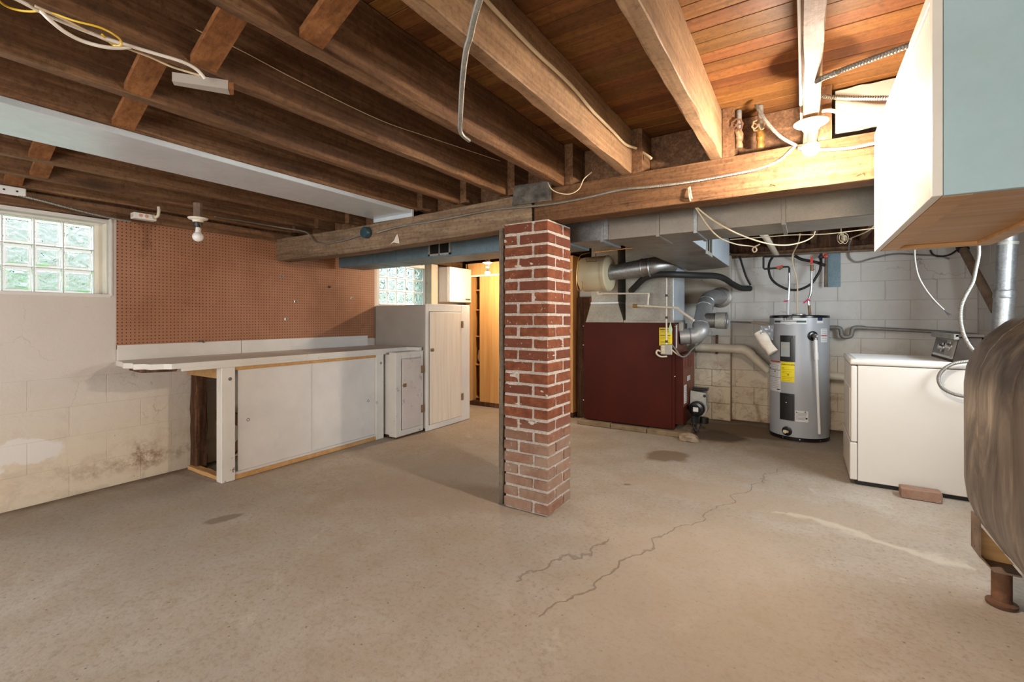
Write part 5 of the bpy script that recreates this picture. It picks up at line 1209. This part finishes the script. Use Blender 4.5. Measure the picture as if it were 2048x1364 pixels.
# ================================================================== HANGING CABINET
hcb = thing('hanging_cabinet', 'large cabinet hung from the joists, pale blue side and cream front', 'cabinet', (.436, 2.0, 1.5))
CX0, CX1, CY0, CY1, CZ0, CZ1 = .256, .616, 1.455, 2.53, 1.50, 2.012
bm = nb(); box(bm, CX0 + .02, CX1, CY0, CY0 + .018, CZ0, CZ1 + .012, .001); mk('side_panel', bm, 'pale_blue_paint', hcb)
bm = nb(); box(bm, CX0 + .02, CX1, CY1 - .018, CY1, CZ0, CZ1, .001); mk('side_panel', bm, 'pale_blue_paint', hcb)
bm = nb(); box(bm, CX0 + .012, CX1 - .004, CY0 + .018, CY1 - .018, CZ0 + .012, CZ0 + .026, .001); mk('bottom_panel', bm, 'cabinet_ply', hcb)
bm = nb(); box(bm, CX0 + .02, CX1 - .004, CY0 + .018, CY1 - .018, CZ1 - .015, CZ1, .001); mk('top_panel', bm, 'cabinet_ply', hcb)
bm = nb(); box(bm, CX1 - .012, CX1, CY0 + .018, CY1 - .018, CZ0 + .02, CZ1, .001); mk('back_panel', bm, 'cabinet_ply', hcb)
bm = nb(); box(bm, CX0 + .02, CX0 + .075, CY0 + .018, CY1 - .02, CZ0 - .001, CZ0 + .012, .001); box(bm, CX0 + .075, CX1, CY1 - .055, CY1, CZ0 - .001, CZ0 + .012, .001); box(bm, CX1 - .05, CX1, CY0 + .018, CY1 - .055, CZ0 - .001, CZ0 + .012, .001); mk('bottom_batten', bm, 'cabinet_ply', hcb)
bm = nb()
for (a, b, c, d) in ((CY0, CY0 + .03, CZ0, CZ1), (CY1 - .045, CY1, CZ0, CZ1), (CY0 + .03, CY1 - .045, CZ0, CZ0 + .032), (CY0 + .03, CY1 - .045, CZ1 - .035, CZ1)): box(bm, CX0, CX0 + .019, a, b, c, d, .0015)
mk('face_frame', bm, 'cream_paint', hcb)
for (a, b, x) in ((CY0 + .03, CY0 + .56, CX0 + .006), (CY0 + .50, CY1 - .045, CX0 + .012)):
    bm = nb(); n = int((b - a) / .009)
    for k in range(n): box(bm, x, x + .003, a + k * .009, a + k * .009 + .006, CZ0 + .034, CZ1 - .036)
    box(bm, x + .002, x + .007, a, b, CZ0 + .032, CZ1 - .035); mk('sliding_door', bm, 'cream_paint', hcb)
bm = nb(); box(bm, CX0 + .003, CX0 + .008, CY1 - .075, CY1 - .052, CZ0 + .04, CZ1 - .04, .001)
for k in range(44): box(bm, CX0 + .001, CX0 + .0035, CY1 - .072, CY1 - .055, CZ0 + .046 + k * .0098, CZ0 + .051 + k * .0098)
mk('ribbed_strip', bm, 'beige_plastic', hcb)

# ================================================================== BEAM AND CEILING WIRING
yb = YF - .010
def cab(name, P, r, m, label, cat='cable', rib=0, par=None, n=6, seg=8):
    bm = nb(); tube(bm, P, r, seg, n, rib, ribamp=.14); return lone(name, bm, m, label, cat, True)
zl = 2.016
P = [aY(1592, 290, yb), aY(1560, 320, yb), aY(1520, 337, yb), aY(1470, 348, yb), aY(1380, 364, yb), aY(1300, 374, yb), aY(1240, 380, yb), aY(1170, 396, yb), aY(1110, 407, yb - .01), aY(1060, 413, yb - .012), aY(1000, 418, yb - .01)] + [aY(x, y, yface(-2.2) - .012) for x, y in ((960, 424), (900, 436), (850, 445))] + [aY(800, 453, yface(-2.75) - .014), aY(755, 465, yface(-3) - .014)]
cab('beam_cable', P, .0068, 'armor', 'ribbed metal cable stapled along the face of the beam', rib=.006)
P = [aY(722, 470, yface(-3.2) - .014), aY(690, 480, yface(-3.4) - .014), aY(655, 487, yface(-3.6) - .014), aY(637, 486, yface(-3.75) - .014), aY(628, 482, yface(-3.8) - .02), aY(611, 464, yface(-4) - .03), aZ(560, 455, 2.018), aZ(480, 441, 2.018), aZ(430, 433, 2.005)]
cab('lamp_cable', P, .006, 'armor', 'metal cable from the round box on the beam toward the pull-chain lamp')
p = aY(735, 466, yface(-3.1) - .002); bm = nb(); lathe(bm, (p.x, p.y, p.z), (0, -1, 0), [(.045, 0), (.045, .035), (.042, .04), (.01, .042)], 20); lone('junction_box', bm, 'teal_plastic', 'round dark junction box on the left end of the beam', 'junction box', True)
P = [aY(1512, 210, 2.50), aY(1519, 222, 2.48), aY(1538, 250, 2.46), aY(1562, 274, 2.46), aY(1592, 291, 2.5)]
cab('ribbed_cable', P, .0075, 'armor', 'ribbed cable dropping past the old valves toward the beam', rib=.007)
P = [aY(1596, 296, 2.50), aY(1625, 299, 2.49), aY(1660, 299, 2.49), aY(1700, 296, 2.49), aY(1752, 286, 2.49)]
cab('ribbed_cable', P, .007, 'armor', 'ribbed cable running right along the beam behind the lit bulb', rib=.007)
P = [aZ(1830, 86, 2.012), aZ(1790, 101, 2.012), aZ(1730, 123, 2.012), aZ(1680, 142, 2.012), aZ(1640, 159, 2.012), aY(1623, 172, 2.20), aY(1630, 186, 2.25), aY(1650, 193, 2.28), aY(1700, 196, 2.3), aY(1780, 196, 2.3)]
cab('ribbed_cable', P, .0085, 'armor', 'thick ribbed cable making a hairpin on the pale joist near the bulb', rib=.008)
P = [aY(1645, 222, 2.52), aY(1662, 221, 2.51), aY(1690, 227, 2.50), aY(1725, 230, 2.50), aY(1765, 229, 2.50)]
cab('short_tube', P, .0085, 'pvc_old', 'short smooth grey tube above the beam near the hanging cabinet', 'tube')
x = -.852 + JH + .008
P = [aX(955, -20, x), aX(985, 15, x), aX(1030, 62, x), aX(1075, 108, x), aX(1112, 142, x), aX(1150, 180, x), aX(1185, 222, x), aX(1225, 262, x), aX(1250, 288, x), aY(1275, 298, 2.56), aY(1303, 317, 2.56)]
cab('joist_cable', P, .0075, 'cable_cream', 'cream cable stapled along the side of a pale ceiling joist')
P = [aZ(968, -30, 2.014), aZ(950, 30, 2.014), aZ(940, 75, 2.014), aZ(933, 98, 2.014), aZ(927, 140, 2.008), aZ(923, 190, 2.008), aZ(921, 235, 2.01), aZ(920, 258, 2.014), aZ(925, 270, 2.014), aZ(938, 281, 2.014)]
cab('hanging_conduit', P, .0085, 'armor', 'ribbed grey conduit crossing under the joists left of the pier', rib=.008)
P = [aY(1096, 365, 2.50), aY(1103, 378, 2.495), aY(1118, 386, 2.50), aY(1140, 388, 2.51), aY(1158, 378, 2.52), aY(1168, 358, 2.52), aY(1184, 344, 2.53)]
cab('thin_wire', P, .003, 'cable_cream', 'thin cream wire looping beside the metal flashing on the beam', 'wire')
x = -1.695 - JH - .006
P = [aZ(15, -12, zl), aZ(60, 12, zl), aZ(110, 37, zl), aZ(200, 73, zl), aZ(300, 104, zl), aZ(360, 122, zl), aZ(392, 138, zl), aZ(410, 157, zl - .02)]
cab('ceiling_cable', P, .0052, 'cable_white', 'straight white cable under the joist at the top left')
P = [aZ(82, 22, zl), aZ(100, 40, zl - .02), aZ(130, 64, zl - .03), aZ(165, 82, zl - .03), aZ(205, 93, zl - .03), aZ(235, 96, zl - .02), aZ(260, 94, zl)]
cab('ceiling_cable', P, .0052, 'cable_white', 'sagging white cable loop at the top left')
P = [aZ(-10, -5, zl), aZ(12, 12, zl), aZ(35, 20, zl), aZ(60, 23, zl), aZ(85, 22, zl), aZ(110, 28, zl), aZ(150, 42, zl - .01), aZ(200, 55, zl - .01), aZ(232, 72, zl - .01), aZ(243, 84, zl - .01), aZ(240, 91, zl - .01), aZ(225, 89, zl), aZ(204, 69, zl)]
cab('yellow_wire', P, .0028, 'cable_yellow', 'thin yellow wire tangled with the white cables at the top left', 'wire')
P = [aZ(70, 12, zl), aZ(120, 35, zl), aZ(200, 75, zl), aZ(250, 95, zl), aZ(300, 114, zl), aZ(345, 134, zl), aZ(400, 151, zl)]
cab('thin_wire', P, .0035, 'cable_cream', 'thin tan wire below the white cables at the top left', 'wire')
P = [aZ(262, -10, 2.06), aZ(320, 25, 2.06), aX(385, 56, -1.67), aX(480, 100, -1.65), aX(600, 163, -1.65), aX(760, 240, -1.65), aX(860, 275, -1.65), aX(1000, 322, -1.65)]
cab('thin_wire', P[2:], .0018, 'cable_cream', 'very thin wire stretched along the dark joist bay left of the pier', 'wire')
x = .022 - JH - .006
cab('joist_cable', [(x, 1.0, 2.06), (x, 1.3, 2.062), (x, 1.7, 2.058), (x - .001, 2.15, 2.06)], .0055, 'cable_white', 'white cable along the left side of the joist that carries the lit bulb')
cab('joist_cable', [(x, 1.0, 2.10), (x, 1.5, 2.102), (x, 1.9, 2.10), (x, 2.5, 2.104)], .0055, 'pvc_old', 'grey cable above the white one on the joist that carries the lit bulb')
# hanging cable pair behind the beam
P = [aY(1379, 374, 2.525), aY(1383, 395, 2.53), aY(1391, 412, 2.70), aY(1420, 436, 2.9), aY(1460, 460, 2.96), aY(1500, 477, 3.2), aY(1540, 488, 3.4), aY(1575, 490, 3.6), aY(1607, 483, 3.8), aY(1625, 473, 3.9), aY(1630, 462, 3.9)]
cab('hanging_wire', P, .0048, 'cable_cream', 'longer cream wire swagging right from the hook on the beam', 'wire')
P = [aY(1377, 376, 2.525), aY(1380, 400, 2.53), aY(1390, 414, 2.70), aY(1412, 447, 2.92), aY(1430, 468, 3.0), aY(1448, 480, 3.2), aY(1475, 489, 3.4), aY(1500, 492, 3.5), aY(1511, 495, 3.5), aY(1513, 501, 3.5), aY(1508, 504, 3.5), aY(1505, 499, 3.5), aY(1509, 494, 3.5), aY(1520, 488, 3.5)]
cab('hanging_wire', P, .0042, 'cable_cream', 'shorter cream wire ending in a knot below the duct', 'wire')
P = [aY(1460, 479, 4.4), aY(1530, 474, 4.4), aY(1580, 470, 4.4), aY(1650, 468, 4.4), aY(1720, 460, 4.4), aY(1760, 455, 4.4)]
cab('slack_wire', P, .004, 'cable_cream', 'slack pale wire strung across behind the duct', 'wire')
P = [aY(1775, 422, 4.5), aY(1760, 440, 4.5), aY(1735, 462, 4.6), aY(1705, 475, 4.8), aY(1690, 482, 5.0)]
cab('slack_wire', P, .005, 'cable_cream', 'pale wire falling from behind the hanging cabinet', 'wire')
bm = nb(); rnd = random.Random(3)
for k in range(6):
    rr = 8 + rnd.uniform(-3, 3); ox = rnd.uniform(-8, 8)
    c = [aY(1682 + ox + rr * math.cos(a) * .7, 476 + rr * math.sin(a) + rnd.uniform(-1, 1), 5.0 + k * .012) for a in [i * math.tau / 10 for i in range(11)]]; tube(bm, c, .0028, 6, 3)
tube(bm, [aY(1682, 468, 5.0), aY(1682, 455, 5.02), (aY(1682, 455, 5.0).x, 5.05, 2.04)], .004, 6, 2); lone('wire_coil', bm, 'cable_cream', 'coil of pale wire hung under the joists near the back wall', 'wire', True)
P = [aY(1702, 478, 5.3), aY(1698, 490, 5.6), aY(1697, 503, 5.95)]
cab('feed_cable', P, .008, 'pipe_metal', 'grey cable dropping from the wire coil to the back wall')
# old valves above the beam
for (px, lab) in ((1478, 'left old brass gate valve with round handle above the beam'), (1521, 'right old brass gate valve with yellow paint above the beam')):
    v_t = thing('gate_valve', lab, 'valve', aY(px, 300, 2.62)); yv = 2.60
    c = lambda y, o=0: aY(px + o, y, yv)
    top = c(225); top.z = min(top.z, 2.27)
    bm = nb(); cyl(bm, c(262), Vector((top.x, yv, 2.275)), .013, seg=12); mk('riser', bm, 'pipe_metal', v_t, True)
    bm = nb(); lathe(bm, c(292), (0, 0, 1), [(.016, -.012), (.019, 0), (.014, .02), (.019, .035), (.021, .06), (.015, .075)], 14); cyl(bm, c(275), c(275) + Vector((-.005, -.05, .02)), .011, seg=10); mk('body', bm, 'old_brass' if px < 1500 else 'brass', v_t, True)
    hc_ = c(258, -2) + Vector((0, -.055, .0)); hw = nb(); n_ = Vector((-.15, -1, -.35)).normalized(); x_, y_ = frame(n_)
    ring = [hc_ + (x_ * math.cos(a) + y_ * math.sin(a)) * (.027 + .0025 * math.cos(a * 8)) for a in [k * math.tau / 32 for k in range(33)]]
    tube(hw, ring, .0045, 8, 1)
    for k in range(5): a = k * math.tau / 5; tube(hw, [hc_, hc_ + (x_ * math.cos(a) + y_ * math.sin(a)) * .026], .0035, 6, 1)
    lathe(hw, hc_ - n_ * .02, n_, [(.006, 0), (.008, .02), (.008, .026), (.003, .028)], 10); mk('handwheel', hw, 'rust' if px < 1500 else 'old_brass', v_t, True)
# boxes near the left window
jb = thing('junction_box', 'white metal junction box hanging under the joists beside the left window', 'junction box', (-4.04, 1.36, 1.925))
bm = nb(); box(bm, -4.075, -4.01, 1.29, 1.425, 1.925, 1.968, .002); mk('box', bm, 'white_gloss', jb)
bm = nb()
for k in range(3): box(bm, -4.06 + k * .016, -4.052 + k * .016, 1.2885, 1.2905, 1.935, 1.958, .001)
for yy in (1.33, 1.365): lathe(bm, (-4.01, yy, 1.95), (1, 0, 0), [(.012, 0), (.012, .001), (.01, .0015)], 14)
mk('knockout', bm, 'orange_plastic', jb)
bm = nb(); cyl(bm, (-4.012, 1.40, 1.95), (-3.995, 1.405, 1.95), .016, seg=14); tube(bm, [(-4.0, 1.41, 1.95), (-3.99, 1.425, 1.96), (-3.985, 1.43, 2.0), (-3.99, 1.43, 2.028)], .010, 10, 5); mk('connector', bm, 'pvc', jb, True)
p = aX(17, 391, -4.12); bm = nb(); box(bm, -4.13, -4.112, p.y - .07, p.y + .075, 1.972, 2.024, .004); ol = lone('outlet', bm, 'white_gloss', 'small white two-hole fitting on the joist above the left window', 'fitting')
bm = nb()
for yy in (-.02, .035): lathe(bm, (-4.112, p.y + yy, 1.998), (1, 0, 0), [(.006, 0), (.006, .0008)], 10)
mk('hole', bm, 'black', ol)
P = [aX(36, 390, -4.12), aX(90, 403, -4.12), aX(150, 419, -4.12), aX(200, 431, -4.12), aX(228, 437, -4.12), aX(262, 443, -4.08)]
cab('window_cable', P, .0075, 'armor', 'ribbed metal cable above the left glass block window', rib=.007)
# white scrap stuck on the beam
bm = nb(); yq = yface(-2.7) - .003; prism(bm, [aY(781, 488, yq), aY(788, 485, yq), aY(799, 487, yq), aY(798, 477, yq), aY(795, 468, yq), aY(791, 474, yq), aY(789, 480, yq)], (0, -.002, 0)); lone('plastic_scrap', bm, 'paper', 'white plastic scrap stuck to the beam left of the pier', 'scrap')
